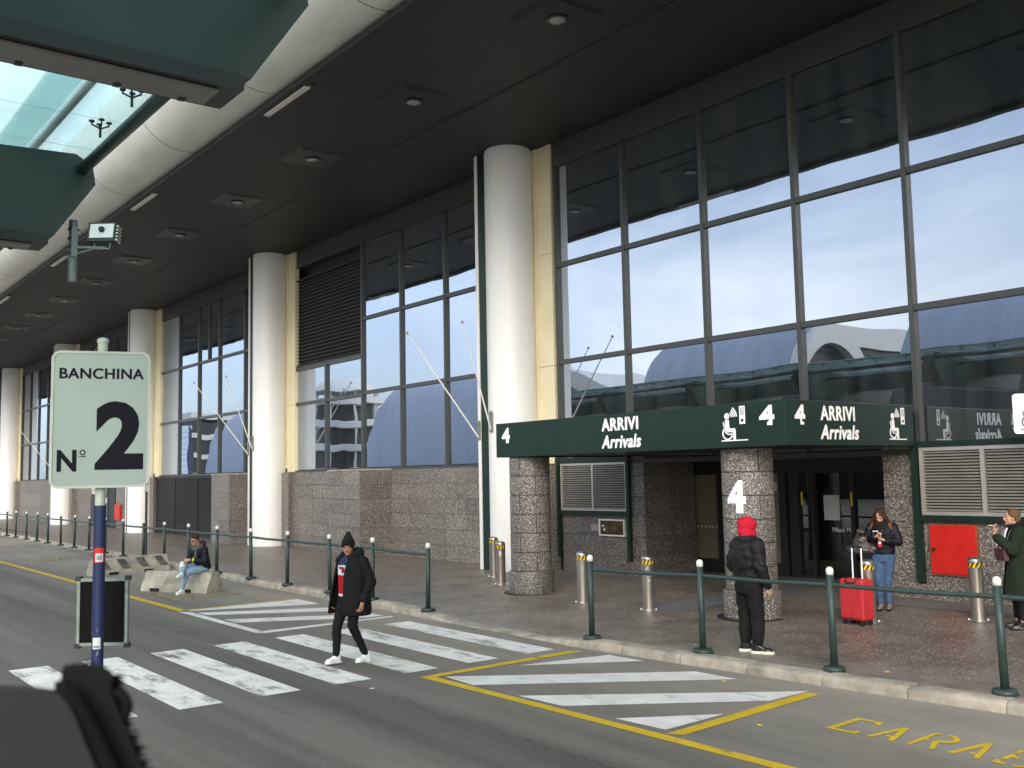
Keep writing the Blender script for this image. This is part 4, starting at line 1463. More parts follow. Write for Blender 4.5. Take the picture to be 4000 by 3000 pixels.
o = MB().box(-0.002, 0.002, -0.028, 0.028, -0.045, 0.045).build('notice', m_notice, b1, (0.102 * cos(-0.75), 0.102 * sin(-0.75), 0.66))
o.rotation_euler = (0, 0, -0.75)

# ================================================================== CONCRETE BARRIERS
def barrier(L_, h, loc, rz, label, stripes=False):
    t = thing('concrete_barrier', label, 'barrier', loc, rz, 'concrete road barriers')
    p = [(-0.28, 0.0), (-0.28, 0.09), (-0.255, 0.14), (-0.15, 0.30), (-0.125, h - 0.03), (-0.10, h), (0.10, h), (0.125, h - 0.03), (0.15, 0.30), (0.255, 0.14), (0.28, 0.09), (0.28, 0.0)]
    b = MB()
    nx = 22
    m_ = len(p)
    vs = []
    notch = [L_ * -0.28, L_ * 0.20]
    for i in range(nx + 1):
        x = -L_ / 2 + L_ * i / nx
        e = 0.02 if i in (0, nx) else 0
        for y, z in p:
            vs.append((x, y * (1 - e) + mnoise.noise(V((x * 3, y * 5, z * 5 + loc[0]))) * 0.012, z * (1 - e * 0.6) + mnoise.noise(V((x * 4, y * 4, z + loc[1]))) * 0.008 * (z > 0.05)))
    fs = [(i * m_ + j, (i + 1) * m_ + j, (i + 1) * m_ + j + 1, i * m_ + j + 1) for i in range(nx) for j in range(m_ - 1)]
    fs += [tuple(range(m_)), tuple(nx * m_ + j for j in range(m_))]
    b.add(vs, fs)
    b.build('body', m_conc, t, smooth=True, ang=35)
    for x in notch:
        MB().box(x - 0.13, x + 0.13, -0.30, -0.20, 0.004, 0.075).build('lifting_slot', m_black, t)
    if stripes:
        for i in range(4):
            x = -L_ / 2 - 0.02 + i * 0.56
            st = MB()
            q = [(-0.259, 0.14), (-0.156, 0.30), (-0.131, h - 0.03)]
            for (ya, za), (yb, zb) in zip(q, q[1:]):
                sa, sb = -0.55 * za, -0.55 * zb
                st.add([(x + 0.3 + sa, ya - 0.006, za), (x + 0.54 + sa, ya - 0.006, za), (x + 0.54 + sb, yb - 0.006, zb), (x + 0.3 + sb, yb - 0.006, zb)], [(0, 1, 2, 3)])
            st.build('painted_stripe', m_concd, t)
    return t
barrier(1.9, 0.44, (-22.60, 8.09, 0), atan2(0.89, 1.66), 'pale concrete barrier that the man in sunglasses sits on')
barrier(2.15, 0.43, (-28.35, 8.68, 0), atan2(1, -0.22) , 'striped concrete barrier standing across the taxi lane', True)

# ================================================================== ROADSIDE BOARD
SP = V((-6.22, 1.73, 0.0))
sg = thing('sign_post', 'pale board reading BANCHINA No 2 on a white and blue post', 'sign', SP, 0)
MB().cyl(0, 0, 0.0, 2.32, 0.034, n=20).build('blue_pole', m_blue, sg, smooth=True)
MB().cyl(0, 0, 2.32, 3.30, 0.029, n=20).build('pale_pole', m_poleg, sg, smooth=True)
MB().lathe([(0.034, 3.295), (0.034, 3.315), (0.02, 3.325), (0.001, 3.328)], 16).build('pole_cap', m_poleg, sg, smooth=True)
MB().lathe([(0.12, 0.0), (0.12, 0.02), (0.04, 0.03)], 20).build('base', m_poleg, sg)
bd = bpy.data.objects.new('board', None)
def rrect(x0, x1, y0, y1, r_, n=6):
    o_ = []
    for cx, cy, a in ((x1 - r_, y1 - r_, 0), (x0 + r_, y1 - r_, 90), (x0 + r_, y0 + r_, 180), (x1 - r_, y0 + r_, 270)):
        o_ += [(cx + r_ * cos(R(a + 90 * i / n)), cy + r_ * sin(R(a + 90 * i / n))) for i in range(n + 1)]
    return o_
bw, bh = 0.535, 0.80
bdm = MB()
bdm.prism(rrect(-bw / 2, bw / 2, 0, bh, 0.045), -0.004, 0.0, lambda x, y, h: (x, h, y))
bo = bdm.build('board', m_board, sg)
rot = atan2(0.51, 0.17) 
bo.location = (0.055, -0.02, 2.43)
bo.rotation_euler = (0, 0, rot)
lip = MB()
o1, o2 = rrect(-bw / 2 - 0.006, bw / 2 + 0.006, -0.006, bh + 0.006, 0.05), rrect(-bw / 2 + 0.008, bw / 2 - 0.008, 0.008, bh - 0.008, 0.038)
k = len(o1)
vs = [(x, -0.009, y) for x, y in o1] + [(x, -0.009, y) for x, y in o2] + [(x, 0.012, y) for x, y in o1]
lip.add(vs, [(i, (i + 1) % k, k + (i + 1) % k, k + i) for i in range(k)] + [(i, (i + 1) % k, 2 * k + (i + 1) % k, 2 * k + i) for i in range(k)])
lip.build('rim', m_poleg, bo)
bf = lambda u, v: ((u, -0.0045, v), (pi / 2, 0, 0))
fit_text('lettering', 'BANCHINA', -0.230, 0.237, 0.640, 0.705, bf, bo, m_ink, 0.030, ext=0.0008)
fit_text('lettering', 'N', -0.235, -0.128, 0.092, 0.220, bf, bo, m_ink, 0.035, ext=0.0008)
fit_text('lettering', '2', -0.030, 0.240, 0.100, 0.508, bf, bo, m_ink, 0.045, ext=0.0008)
oo = MB()
oo.prism(arc(-0.096, 0.204, 0.010, 0.0165, 0, 359.9, 24), 0, 0.0008, lambda x, y, h: (x, -0.0046 - h, y))
oo.prism([(-0.114, 0.177), (-0.078, 0.177), (-0.078, 0.183), (-0.114, 0.183)], 0, 0.0008, lambda x, y, h: (x, -0.0046 - h, y))
oo.build('ordinal_mark', m_ink, bo)
cs = MB()
for z in (0.12, 0.68):
    cs.box(-0.05, 0.05, 0.013, 0.06, z, z + 0.03)
cs.build('clamp', m_poleg, bo)
def stick(name, a, z, w_, h_, m, parent=sg, r_=0.0345):
    b = MB()
    nn_ = 6
    vs = []
    for zz in (z, z + h_):
        for i in range(nn_ + 1):
            t_ = a + (i / nn_ - 0.5) * w_ / r_
            vs.append((r_ * cos(t_), r_ * sin(t_), zz))
    b.add(vs, [(i, i + 1, nn_ + 2 + i, nn_ + 1 + i) for i in range(nn_)])
    return b.build(name, m, parent)
aim = atan2(-1.73, 6.22)
stick('red_sticker', aim, 1.985, 0.064, 0.085, m_red)
stick('round_badge', aim, 1.99, 0.044, 0.048, m_notice, r_=0.0349)
stick('badge_centre', aim, 2.0, 0.030, 0.028, m_galv, r_=0.0353)
stick('white_label', aim - 0.2, 1.485, 0.047, 0.066, m_notice)
stick('label_print', aim - 0.2, 1.492, 0.036, 0.012, m_galv, r_=0.0349)

# framed black panel leaning behind the post
db = thing('display_panel', 'black panel in a silver frame hung on the back of the blue post', 'panel', (-6.44, 1.82, 1.465), atan2(0.25, 0.19))
fw_ = 0.018
MB().box(-0.155 + fw_, 0.155 - fw_, -0.008, 0.012, fw_, 0.405 - fw_).build('panel', m_rubber, db)
for a in ((-0.155, -0.155 + fw_, 0, 0.405), (0.155 - fw_, 0.155, 0, 0.405), (-0.155 + fw_, 0.155 - fw_, 0, fw_), (-0.155 + fw_, 0.155 - fw_, 0.405 - fw_, 0.405)):
    MB().box(a[0], a[1], -0.015, 0.015, a[2], a[3]).build('frame_bar', m_galv, db)
for x, z in ((-0.15, 0), (0.15, 0), (-0.15, 0.405), (0.15, 0.405)):
    MB().box(x - 0.016, x + 0.016, -0.017, 0.017, z - 0.014, z + 0.014).build('corner', m_black, db)
MB().tube([(-0.07, -0.005, 0.405), (-0.05, -0.01, 0.425), (-0.02, -0.01, 0.42), (0.0, 0.02, 0.40)], 0.004, 6).build('hanging_wire', m_black, db)

# ================================================================== FLAGPOLES
def flagpole(X, a, b, label):
    t = thing('flagpole', label, 'flagpole', V(a) + V((X, 0, 0)), 0, 'bare flagpoles on the column fronts')
    d = V(b) - V(a)
    MB().tube([(0, 0, 0), d * 0.5, d], [0.021, 0.018, 0.013], 12).build('pole', m_alu if 0 else m_capw, t, smooth=True)
    MB().ell(d * 1.012, (0.035, 0.035, 0.035), 12).build('ball', m_gold, t, smooth=True)
    br_ = MB()
    p = d.normalized() * 0.42
    br_.tube([p, (p.x * 0.2, 0.0, p.z + 0.02)], 0.014, 8)
    br_.box(-0.06, 0.06, -0.004, 0.02, -0.06, p.z + 0.08)
    br_.build('bracket', m_galv, t)
for i, (Xc, n1_, n2_) in enumerate(((-19.5, 'leftward flagpole on the column by the arrivals canopy', 'steeper flagpole on the column by the arrivals canopy'),
                                  (-33.8, 'leftward flagpole on the white column left of the stone wall', 'steeper flagpole on the white column left of the stone wall'),
                                  (-62.4, 'far flagpole left of the numbered board', None))):
    flagpole(Xc, (-0.76, 14.74, 3.42), (-1.02, 12.85, 5.93), n1_)
    if n2_:
        flagpole(Xc, (-0.05, 14.60, 3.58), (0.52, 13.40, 6.04), n2_)

# ================================================================== THINGS ON THE WALLS
hc = thing('hydrant_cabinet', 'square red hydrant cabinet door in the stone wall at the right', 'cabinet', (-8.51, 15.74, 0.70))
MB().box(-0.41, 0.41, -0.03, 0.02, -0.02, 0.82).build('frame', m_redrim, hc)
MB().box(-0.385, 0.385, -0.05, -0.031, 0.005, 0.795).build('door', m_red, hc, bevel=0.006)
MB().tube([(-0.33, -0.051, 0.40), (-0.33, -0.07, 0.40)], 0.028, 14).build('lock', m_black, hc)
gcase = thing('glazed_case', 'brown glazed case in a white frame under the left louvre', 'case', (-16.53, 15.75, 1.04))
for a in ((-0.42, -0.385, 0, 0.375), (0.385, 0.42, 0, 0.375), (-0.385, 0.385, 0, 0.03), (-0.385, 0.385, 0.345, 0.375)):
    MB().box(a[0], a[1], -0.06, 0.02, a[2], a[3]).build('frame_bar', m_capw, gcase)
MB().box(-0.384, 0.384, -0.035, 0.015, 0.031, 0.344).build('glazed_front', m_brass, gcase)
MB().box(-0.33, -0.26, -0.040, -0.036, 0.20, 0.25).build('sticker', m_notice, gcase)
MB().box(-0.28, -0.22, -0.040, -0.036, 0.11, 0.17).build('sticker', m_notice, gcase)
nt_ = thing('notice_plaque', 'mauve notice plate beside the brown glazed case', 'notice', (-17.13, 15.752, 1.13))
MB().box(-0.15, 0.15, -0.014, 0.0, 0, 0.185).build('plate', m_plaque, nt_)
lines = MB()
for i in range(5):
    lines.box(-0.12, 0.12 - 0.03 * (i % 2), -0.016, -0.0145, 0.02 + 0.024 * i, 0.03 + 0.024 * i)
lines.build('text_lines', m_notice, nt_)
fit_text('lettering', 'ATTENZIONE', -0.13, 0.13, 0.148, 0.172, lambda u, v: ((u, -0.0145, v), (pi / 2, 0, 0)), nt_, m_notice, 0.01, ext=0.001)
rn = thing('red_notice', 'small red notice on the stone wall right of the left pillar', 'notice', (-18.70, 15.752, 2.31))
MB().box(-0.115, 0.115, -0.02, 0, 0, 0.21).build('plate', m_red, rn)
lines = MB()
for i in range(6):
    lines.box(-0.09, 0.09, -0.023, -0.0205, 0.018 + 0.031 * i, 0.032 + 0.031 * i)
lines.build('text_lines', mat('pink_print', (0.6, 0.25, 0.22), 0.5), rn)
MB().box(-0.10, 0.02, -0.10, -0.001, -0.06, -0.005).build('siren', m_notice, rn)
ash = thing('wall_ashtray', 'steel wall ashtray behind the left stone pillar', 'ashtray', (-18.72, 15.75, 1.07))
MB().box(-0.18, 0.18, -0.16, -0.001, 0, 0.10).build('tray', m_steel, ash, bevel=0.01)
MB().box(-0.12, 0.12, -0.166, -0.161, 0.03, 0.07).build('slot', m_black, ash)
bn = thing('blue_notice', 'navy blue notice on the wall behind the woman in the green coat', 'notice', (-7.45, 15.735, 1.27))
MB().box(-0.17, 0.17, -0.012, 0, 0, 0.25).build('plate', m_navy, bn)
lines = MB()
for i in range(5):
    lines.box(-0.14, 0.12 - 0.04 * (i % 2), -0.0145, -0.0125, 0.03 + 0.04 * i, 0.042 + 0.04 * i)
lines.build('text_lines', m_notice, bn)

# wheelchair sign standing out from the wall
ws = thing('wheelchair_sign', 'white square wheelchair sign cut by the right edge of the view', 'sign', (-7.13, 15.1, 2.92), R(34))
wp = MB()
wp.prism(rrect(0, 0.62, 0, 0.60, 0.05), -0.02, 0.02, lambda x, y, h: (x, h, y))
wp.build('panel', m_sign, ws)
MB().box(0.28, 0.34, 0.022, 0.9, 0.27, 0.33).build('arm', m_green, ws)
pg = pictogram(ws, V((0.09, -0.021, 0.06)), (pi / 2, 0, 0), 0.9, m_navy)

# distant doorway and things beside it
fd = thing('service_door', 'dark service doorway in the far stone wall below the numbered board', 'door', (-55.9, 15.68, 0.12))
MB().box(-2.2, 2.2, 0.0, 0.12, 0, 2.6).build('frame', m_black, fd)
MB().box(-1.3, -0.2, -0.03, -0.001, 0.05, 2.3).build('leaf', m_frame, fd)
MB().box(-0.1, 1.0, -0.03, -0.001, 0.05, 2.3).build('leaf', m_frame, fd)
s_ = MB().box(-1.95, -1.05, -0.06, -0.032, 1.75, 2.15)
s_.prism([(-1.95, 1.75), (-1.85, 1.75), (-1.25, 2.15), (-1.35, 2.15)], 0.061, 0.066, lambda x, y, h: (x, -h, y), 1)
s_.build('notice', [m_notice, m_red], fd)
MB().box(0.25, 0.7, -0.06, -0.032, 1.78, 2.15).build('notice', m_notice, fd)
MB().box(0.6, 0.9, -0.06, -0.032, 1.3, 1.55).build('notice', m_notice, fd)
rc = thing('red_wall_box', 'narrow red box on the far wall beside the dark doorway', 'box', (-53.0, 15.66, 0.56))
MB().box(-0.46, 0.46, -0.08, 0.0, 0, 0.8).build('body', m_red, rc)
MB().box(-0.42, 0.42, -0.095, -0.081, 0.04, 0.76).build('door', m_red, rc)
gp_ = thing('slim_post', 'slim dark post standing inside the far railing', 'post', (-32.0, 10.3, 0.12))
MB().cyl(0, 0, 0, 2.35, 0.04, n=14).build('shaft', m_greenp, gp_, smooth=True)
MB().cyl(0, 0, 2.35, 2.45, 0.05, n=14).build('head', m_black, gp_, smooth=True)
MB().box(0.03, 0.045, -0.03, 0.03, 2.05, 2.25).build('sticker', m_notice, gp_)

# litter
for x, y, c, lab in ((-9.3, 10.3, m_capw, 'white cigarette end on the paving between two railing posts left of the red hooded man'), (-6.6, 10.5, m_hazy, 'orange cigarette end on the paving before the red suitcase'), (-7.9, 9.2, m_hazy, 'orange cigarette end on the road near the kerb inside the hatched marking'), (-6.3, 7.9, m_hazy, 'orange cigarette end on the road left of the yellow lettering'), (-10.4, 6.0, m_capw, 'white cigarette end on the open road between the zebra and the yellow line')):
    z = pav(x, y) if y > 9.95 else 0.004
    o = MB().tube([(0, 0, 0.006), (0.05, 0.02, 0.006)], 0.005, 6).build('cigarette_butt', c)
    o.location = (x, y, z)
    o.rotation_euler = (0, 0, random.random() * 6)
    tag(o, lab, 'cigarette end', 'cigarette ends on the ground')

# ================================================================== SUITCASE
su = thing('suitcase', 'red wheeled suitcase with its handle pulled up beside a steel bollard', 'suitcase', (-8.58, 13.03, pav(-8.58, 13.03)), R(-8))
m_case = mat('red_suitcase_fabric', (0.50, 0.022, 0.030), 0.55, var=0.1, vs=8, bmp=0.08, bs=120)
sb = MB()
sb.prism(rrect(-0.21, 0.21, 0.07, 0.66, 0.045), -0.12, 0.12, lambda x, y, h: (x, h, y))
sb.build('shell', m_case, su, smooth=True, bevel=0.02, ang=60)
pk = MB()
pk.prism(rrect(-0.185, 0.185, 0.10, 0.60, 0.03), -0.001, 0.02, lambda x, y, h: (x, -0.12 - h, y))
pk.build('front_pocket', m_case, su, bevel=0.008)
MB().box(-0.004, 0.004, -0.143, -0.141, 0.08, 0.17).build('zip', m_black, su)
for x in (-0.085, 0.085):
    MB().tube([(x, 0.04, 0.64), (x, 0.04, 1.12)], 0.011, 8).build('handle_tube', m_sign, su)
MB().box(-0.10, 0.10, 0.02, 0.06, 1.10, 1.135).build('grip', m_black, su, bevel=0.01)
MB().tube([(-0.1, -0.05, 0.665), (-0.09, -0.12, 0.64), (-0.05, -0.155, 0.60), (0.05, -0.155, 0.60), (0.09, -0.12, 0.64), (0.1, -0.05, 0.665)], 0.016, 8).build('carry_handle', m_black, su)
for x in (-0.16, 0.16):
    for y in (-0.085, 0.085):
        wl = MB().tube([(x - 0.016, y, 0.032), (x + 0.016, y, 0.032)], 0.032, 14)
        wl.box(x - 0.022, x + 0.022, y - 0.02, y + 0.02, 0.045, 0.085)
        wl.build('wheel', m_black, su)

# ================================================================== BUS TRIM close to the camera
def near(px, py, d):
    """a point d metres in front of the camera along its lens axis"""
    x, y = (px - 2000) / 3887 * d, -(py - 1500) / 3887 * d
    return V((0, 0, 2.45)) + rt2 * x + up2 * y + fw * d
bt = thing('bus_trim', 'blurred grey bus panel edged with black rubber at the lower left corner', 'bus trim', near(100, 3100, 0.95))
bo_ = -bt.location
gp2 = [(-900, 2660), (-300, 2668), (60, 2676), (150, 2684), (235, 2697), (275, 2735), (310, 2800), (345, 2890), (375, 2960), (420, 3080), (520, 3400), (-900, 3400)]
pt_ = MB()
k = len(gp2)
vs = [near(x, y, 0.93) for x, y in gp2] + [near(x - 14, y + 14, 0.90) for x, y in gp2] + [near(x, y, 0.99) for x, y in gp2]
pt_.add(vs, [tuple(k + i for i in range(k)), tuple(2 * k + i for i in range(k - 1, -1, -1))] + [(i, (i + 1) % k, k + (i + 1) % k, k + i) for i in range(k)] + [(i, (i + 1) % k, 2 * k + (i + 1) % k, 2 * k + i) for i in range(k)])
pt_.build('panel', m_trim, bt, bo_, smooth=True, ang=60)
rb = MB()
rb.tube([near(x, y, 0.92) for x, y in ((238, 2660), (248, 2700), (285, 2745), (325, 2815), (365, 2900), (400, 2980), (450, 3100), (520, 3300))], [0.006, 0.008, 0.0085, 0.009, 0.010, 0.0105, 0.012, 0.014], 12)
rb.build('rubber_seal', m_rubber, bt, bo_, smooth=True)
m_dk = mat('charcoal_plastic', (0.006, 0.006, 0.006), 0.85, var=0.1, spec=0.2)
bk = MB()
bp = [(236, 2660), (245, 2600), (300, 2590), (400, 2598), (440, 2625), (445, 2650), (436, 2690), (440, 2720), (470, 2790), (500, 2860), (540, 2960), (620, 3120), (640, 3400), (500, 3400), (430, 3050), (345, 2840), (290, 2745)]
k = len(bp)
vs = [near(x, y, 0.945) for x, y in bp] + [near(x, y, 0.985) for x, y in bp]
bk.add(vs, [tuple(range(k)), tuple(2 * k - 1 - i for i in range(k))] + [(i, (i + 1) % k, k + (i + 1) % k, k + i) for i in range(k)])
bk.build('bracket', m_dk, bt, bo_, bevel=0.003)
rg = MB()
rg.tube([near(348 + 20 * cos(R(a)), 2600 - 17 * sin(R(a)), 0.96) for a in range(-10, 200, 21)], 0.0012, 6)
rg.build('wire_loop', m_rubber, bt, bo_)
rg = MB()
rg.tube([near(452 + 46 * cos(R(a)), 2758 + 52 * sin(R(a)), 0.955) for a in range(-110, 111, 20)], 0.0055, 8)
rg.build('rubber_loop', m_rubber, bt, bo_, smooth=True)
br_ = MB()
random.seed(3)
edge_ = [(445, 2640), (440, 2700), (470, 2790), (500, 2860), (540, 2960), (600, 3080)]
for i in range(110):
    u = i / 109 * (len(edge_) - 1)
    j = min(int(u), len(edge_) - 2)
    f_ = u - j
    x = edge_[j][0] * (1 - f_) + edge_[j + 1][0] * f_
    y = edge_[j][1] * (1 - f_) + edge_[j + 1][1] * f_
    l_ = random.uniform(18, 50)
    a_ = near(x - 6, y, 0.96)
    b_ = near(x + l_, y + l_ * random.uniform(-0.6, 0.1), 0.96 + random.uniform(-0.01, 0.01))
    br_.tube([a_, b_], [0.0011, 0.0004], 4, caps=False)
o = br_.build('fuzzy_fringe', m_rubber, bt, bo_)  # thin strands imitating a fuzzy look along the bracket edge
o['kind'] = 'stuff'
random.seed(11)

# ================================================================== PEOPLE
m_skin = mat('skin', (0.50, 0.27, 0.18), 0.5, var=0.06, vs=12)
m_skin2 = mat('tanned_skin', (0.42, 0.22, 0.125), 0.5, var=0.06, vs=12)
m_lip = mat('lips', (0.36, 0.12, 0.10), 0.45, var=0.05)
m_eye = mat('eye_and_brow', (0.02, 0.015, 0.012), 0.4, var=0.05)
m_eyew = mat('eye_white', (0.6, 0.58, 0.55), 0.3, var=0.02)

def cloth(name, col, rough=0.8, bmp=0.35, bs=28):
    m, t, b = newmat(name)
    p = wpos(t)
    n = nd(t, 'ShaderNodeTexNoise', Scale=bs * 0.35, Detail=5.0, Roughness=0.6, Distortion=0.8)
    t.links.new(p, n.inputs['Vector'])
    c = ramp(t, n.outputs['Fac'], [(0.3, tuple(c * 0.72 for c in col)), (0.7, tuple(min(1, c * 1.18) for c in col))])
    t.links.new(c, b.inputs['Base Color'])
    b.inputs['Roughness'].default_value = rough
    b.inputs['Specular IOR Level'].default_value = 0.25
    bump(t, b, n.outputs['Fac'], bmp, 0.03)
    return m

m_blk = cloth('black_cloth', (0.006, 0.006, 0.007), 0.8, 0.6)
m_puff = cloth('black_padded_nylon', (0.011, 0.010, 0.012), 0.6, 0.7)
m_trk = cloth('charcoal_jersey', (0.012, 0.011, 0.012), 0.9, 0.6)
m_bean = cloth('dark_grey_knit', (0.011, 0.012, 0.013), 0.95, 0.5, 90)
m_jean = cloth('blue_denim', (0.055, 0.10, 0.19), 0.85)
m_ljean = cloth('light_blue_denim', (0.27, 0.38, 0.50), 0.85)
m_hoodr = cloth('red_hood_jersey', (0.52, 0.012, 0.035), 0.85)
m_coatg = cloth('dark_green_wool', (0.014, 0.023, 0.014), 0.95, 0.3, 40)
m_navyj = cloth('navy_jacket_nylon', (0.007, 0.008, 0.016), 0.6)
m_scarf = cloth('grey_knit_scarf', (0.10, 0.105, 0.10), 0.95, 0.6, 110)
m_scarfb = cloth('black_knit_scarf', (0.016, 0.016, 0.017), 0.95, 0.6, 110)
m_shoew = mat('white_leather', (0.80, 0.80, 0.80), 0.45, var=0.05, vs=12)
m_sole = mat('cream_rubber_sole', (0.72, 0.70, 0.58), 0.5, var=0.06)
m_shoeb = mat('black_leather', (0.012, 0.012, 0.012), 0.32, var=0.1)
m_shoet = mat('taupe_suede', (0.20, 0.16, 0.13), 0.9, var=0.12)
m_hairb = cloth('brown_hair', (0.050, 0.024, 0.012), 0.5, 0.7, 120)
m_haira = cloth('auburn_hair_ends', (0.17, 0.07, 0.025), 0.5, 0.7, 120)
m_hairl = cloth('light_brown_hair', (0.13, 0.075, 0.035), 0.45, 0.6, 120)
m_swr = cloth('red_knit', (0.42, 0.012, 0.018))
m_sww = cloth('white_knit', (0.72, 0.72, 0.74))
m_swn = cloth('navy_knit', (0.02, 0.03, 0.07))
m_bag = mat('grey_brown_leather', (0.045, 0.040, 0.034), 0.4, var=0.2, vs=9, bmp=0.25, bs=30)
m_purse = mat('burgundy_leather', (0.075, 0.022, 0.028), 0.4, var=0.1)
m_cord = mat('white_cord', (0.85, 0.85, 0.85), 0.6, var=0.02)
m_glint = mat('dark_red_lens', (0.07, 0.006, 0.010), 0.1, var=0.05)
m_poly = mat('white_plastic_bag', (0.78, 0.78, 0.76), 0.4, var=0.06, vs=14, bmp=0.5, bs=25)
m_lime = mat('lime_strap', (0.55, 0.80, 0.05), 0.5, var=0.03)

def melt(name, parts, mats, parent, vox=0.012, smooth=3, wr=0.0, wf=9.0, seed=0.0):
    """join overlapping solids into one continuous skin; every face keeps the material of the solid it came from"""
    me = parts.mesh(name, mats)
    fix_normals(me)
    tmp = bpy.data.objects.new(name, me)
    WS.collection.objects.link(tmp)
    md = tmp.modifiers.new('r', 'REMESH')
    md.mode = 'VOXEL'
    md.voxel_size = vox
    if smooth:
        ms = tmp.modifiers.new('s', 'SMOOTH')
        ms.factor = 0.5
        ms.iterations = smooth
    out_ = bpy.data.meshes.new_from_object(tmp.evaluated_get(ws_graph()))
    src = [p.material_index for p in me.polygons]
    out_.materials.clear()
    for m in (mats if isinstance(mats, (list, tuple)) else [mats]):
        out_.materials.append(m)
    if wr:
        for v in out_.vertices:
            q = v.co * wf
            a = mnoise.noise(V((q.x + seed, q.y, q.z * 1.6))) + 0.5 * mnoise.noise(V((q.x * 2.1, q.y * 2.1 + seed, q.z * 3.3)))
            v.co += v.normal * a * wr
    if len(set(src)) > 1:
        bv = BVHTree.FromPolygons([v.co for v in me.vertices], [tuple(p.vertices) for p in me.polygons])
        for p in out_.polygons:
            p.material_index = src[bv.find_nearest(p.center)[2]]
    out_.shade_smooth()
    out_.name = name
    bpy.data.objects.remove(tmp)
    o = bpy.data.objects.new(name, out_)
    return link(o, parent)

def head_parts(b, c, rot, s=1.0, skin=0, lip=1, eye=2):
    """head about 0.235 tall centred at c, face along local +Y of rot"""
    T = lambda x, y, z: V(c) + rot @ (V((x, y, z)) * s)
    b.ell(T(0, -0.008, 0.035), (0.074 * s, 0.094 * s, 0.088 * s), 20, skin, rot)
    b.ell(T(0, 0.022, -0.035), (0.060 * s, 0.070 * s, 0.080 * s), 18, skin, rot)
    b.ell(T(0, 0.066, -0.092), (0.026 * s, 0.022 * s, 0.020 * s), 12, skin, rot)
    b.ell(T(0.036, 0.058, -0.022), (0.024 * s, 0.022 * s, 0.022 * s), 10, skin, rot)
    b.ell(T(-0.036, 0.058, -0.022), (0.024 * s, 0.022 * s, 0.022 * s), 10, skin, rot)
    b.ell(T(0, 0.078, 0.022), (0.048 * s, 0.012 * s, 0.010 * s), 12, skin, rot)
    b.cap(T(0, 0.084, 0.012), T(0, 0.104, -0.028), 0.010 * s, 0.0145 * s, skin, 10)
    b.ell(T(0.013, 0.094, -0.032), (0.009 * s,) * 3, 8, skin)
    b.ell(T(-0.013, 0.094, -0.032), (0.009 * s,) * 3, 8, skin)
    for sx in (-1, 1):
        b.ell(T(0.030 * sx, 0.080, 0.002), (0.011 * s, 0.007 * s, 0.006 * s), 10, eye, rot)
        b.ell(T(0.031 * sx, 0.083, 0.021), (0.017 * s, 0.007 * s, 0.0035 * s), 10, eye, rot)
        b.ell(T(0.073 * sx, -0.002, -0.006), (0.010 * s, 0.020 * s, 0.032 * s), 10, skin, rot)
    b.ell(T(0, 0.088, -0.058), (0.025 * s, 0.010 * s, 0.0085 * s), 10, lip, rot)

def hand_parts(b, w_, d, palm, side, curl=0.35, skin=0, s=1.0, pinch=False):
    """w_ wrist, d direction of the hand, palm the way the palm faces, side +1/-1 sends the thumb to that side"""
    d = V(d).normalized()
    palm = (V(palm) - d * V(palm).dot(d)).normalized()
    q = d.cross(palm) * side
    w_ = V(w_)
    b.cap(w_ - d * 0.02, w_ + d * 0.02, 0.027 * s, 0.027 * s, skin, 10)
    for k_ in range(4):
        off_ = (k_ - 1.5) * 0.0195 * s
        a_ = w_ + d * 0.025 + q * (-off_ * 0.75)
        e_ = w_ + d * (0.092 * s - abs(k_ - 1.4) * 0.004) + q * (-off_)
        b.cap(a_, e_, 0.0135 * s, 0.0120 * s, skin, 8)
        ln = (0.070, 0.078, 0.073, 0.058)[k_] * s
        p_ = e_
        ang = curl * (1.0 + 0.15 * k_) if not (pinch and k_ == 0) else curl * 1.1
        dd = d
        for j, fr_ in enumerate((0.46, 0.30, 0.24)):
            dd = (dd * cos(ang) + palm * sin(ang)).normalized()
            pp = (palm * cos(ang) - d * sin(ang))
            n_ = p_ + dd * ln * fr_
            b.cap(p_, n_, 0.0092 * s, 0.0084 * s, skin, 8)
            p_ = n_
            axis = d.cross(palm)
            dd = Matrix.Rotation(0, 3, axis) @ dd
            ang = curl * (2.0 + j) * 0.9 if j < 2 else ang
            dd2 = (d * cos(min(ang, 2.6)) + palm * sin(min(ang, 2.6))).normalized()
            dd = dd2
    t0 = w_ + d * 0.028 * s + q * 0.022 * s
    t1 = t0 + (d * 0.6 + q * 0.65 + palm * 0.45).normalized() * 0.045 * s
    t2 = t1 + (d * 0.9 + q * 0.15 + palm * 0.5).normalized() * 0.034 * s
    b.cap(t0, t1, 0.014 * s, 0.011 * s, skin, 8)
    b.cap(t1, t2, 0.0108 * s, 0.009 * s, skin, 8)

def limb(b, pts, rs, mi=0, n=14, flat=None):
    for (a, c), (ra, rc) in zip(zip(pts, pts[1:]), zip(rs, rs[1:])):
        b.cap(a, c, ra, rc, mi, n, flat)

def torso(b, rows, mi=0, n=24):
    """rows of (x, y, z, rx, ry)"""
    vs = []
    for x, y, z, rx, ry in rows:
        for k_ in range(n):
            a = 2 * pi * k_ / n
            ca, sa = cos(a), sin(a)
            e = 0.85
            vs.append((x + rx * math.copysign(abs(ca) ** e, ca), y + ry * math.copysign(abs(sa) ** e, sa), z))
    m_ = len(rows)
    fs = [(i * n + k_, i * n + (k_ + 1) % n, (i + 1) * n + (k_ + 1) % n, (i + 1) * n + k_) for i in range(m_ - 1) for k_ in range(n)]
    fs += [tuple(range(n - 1, -1, -1)), tuple((m_ - 1) * n + k_ for k_ in range(n))]
    b.add(vs, fs, mi)

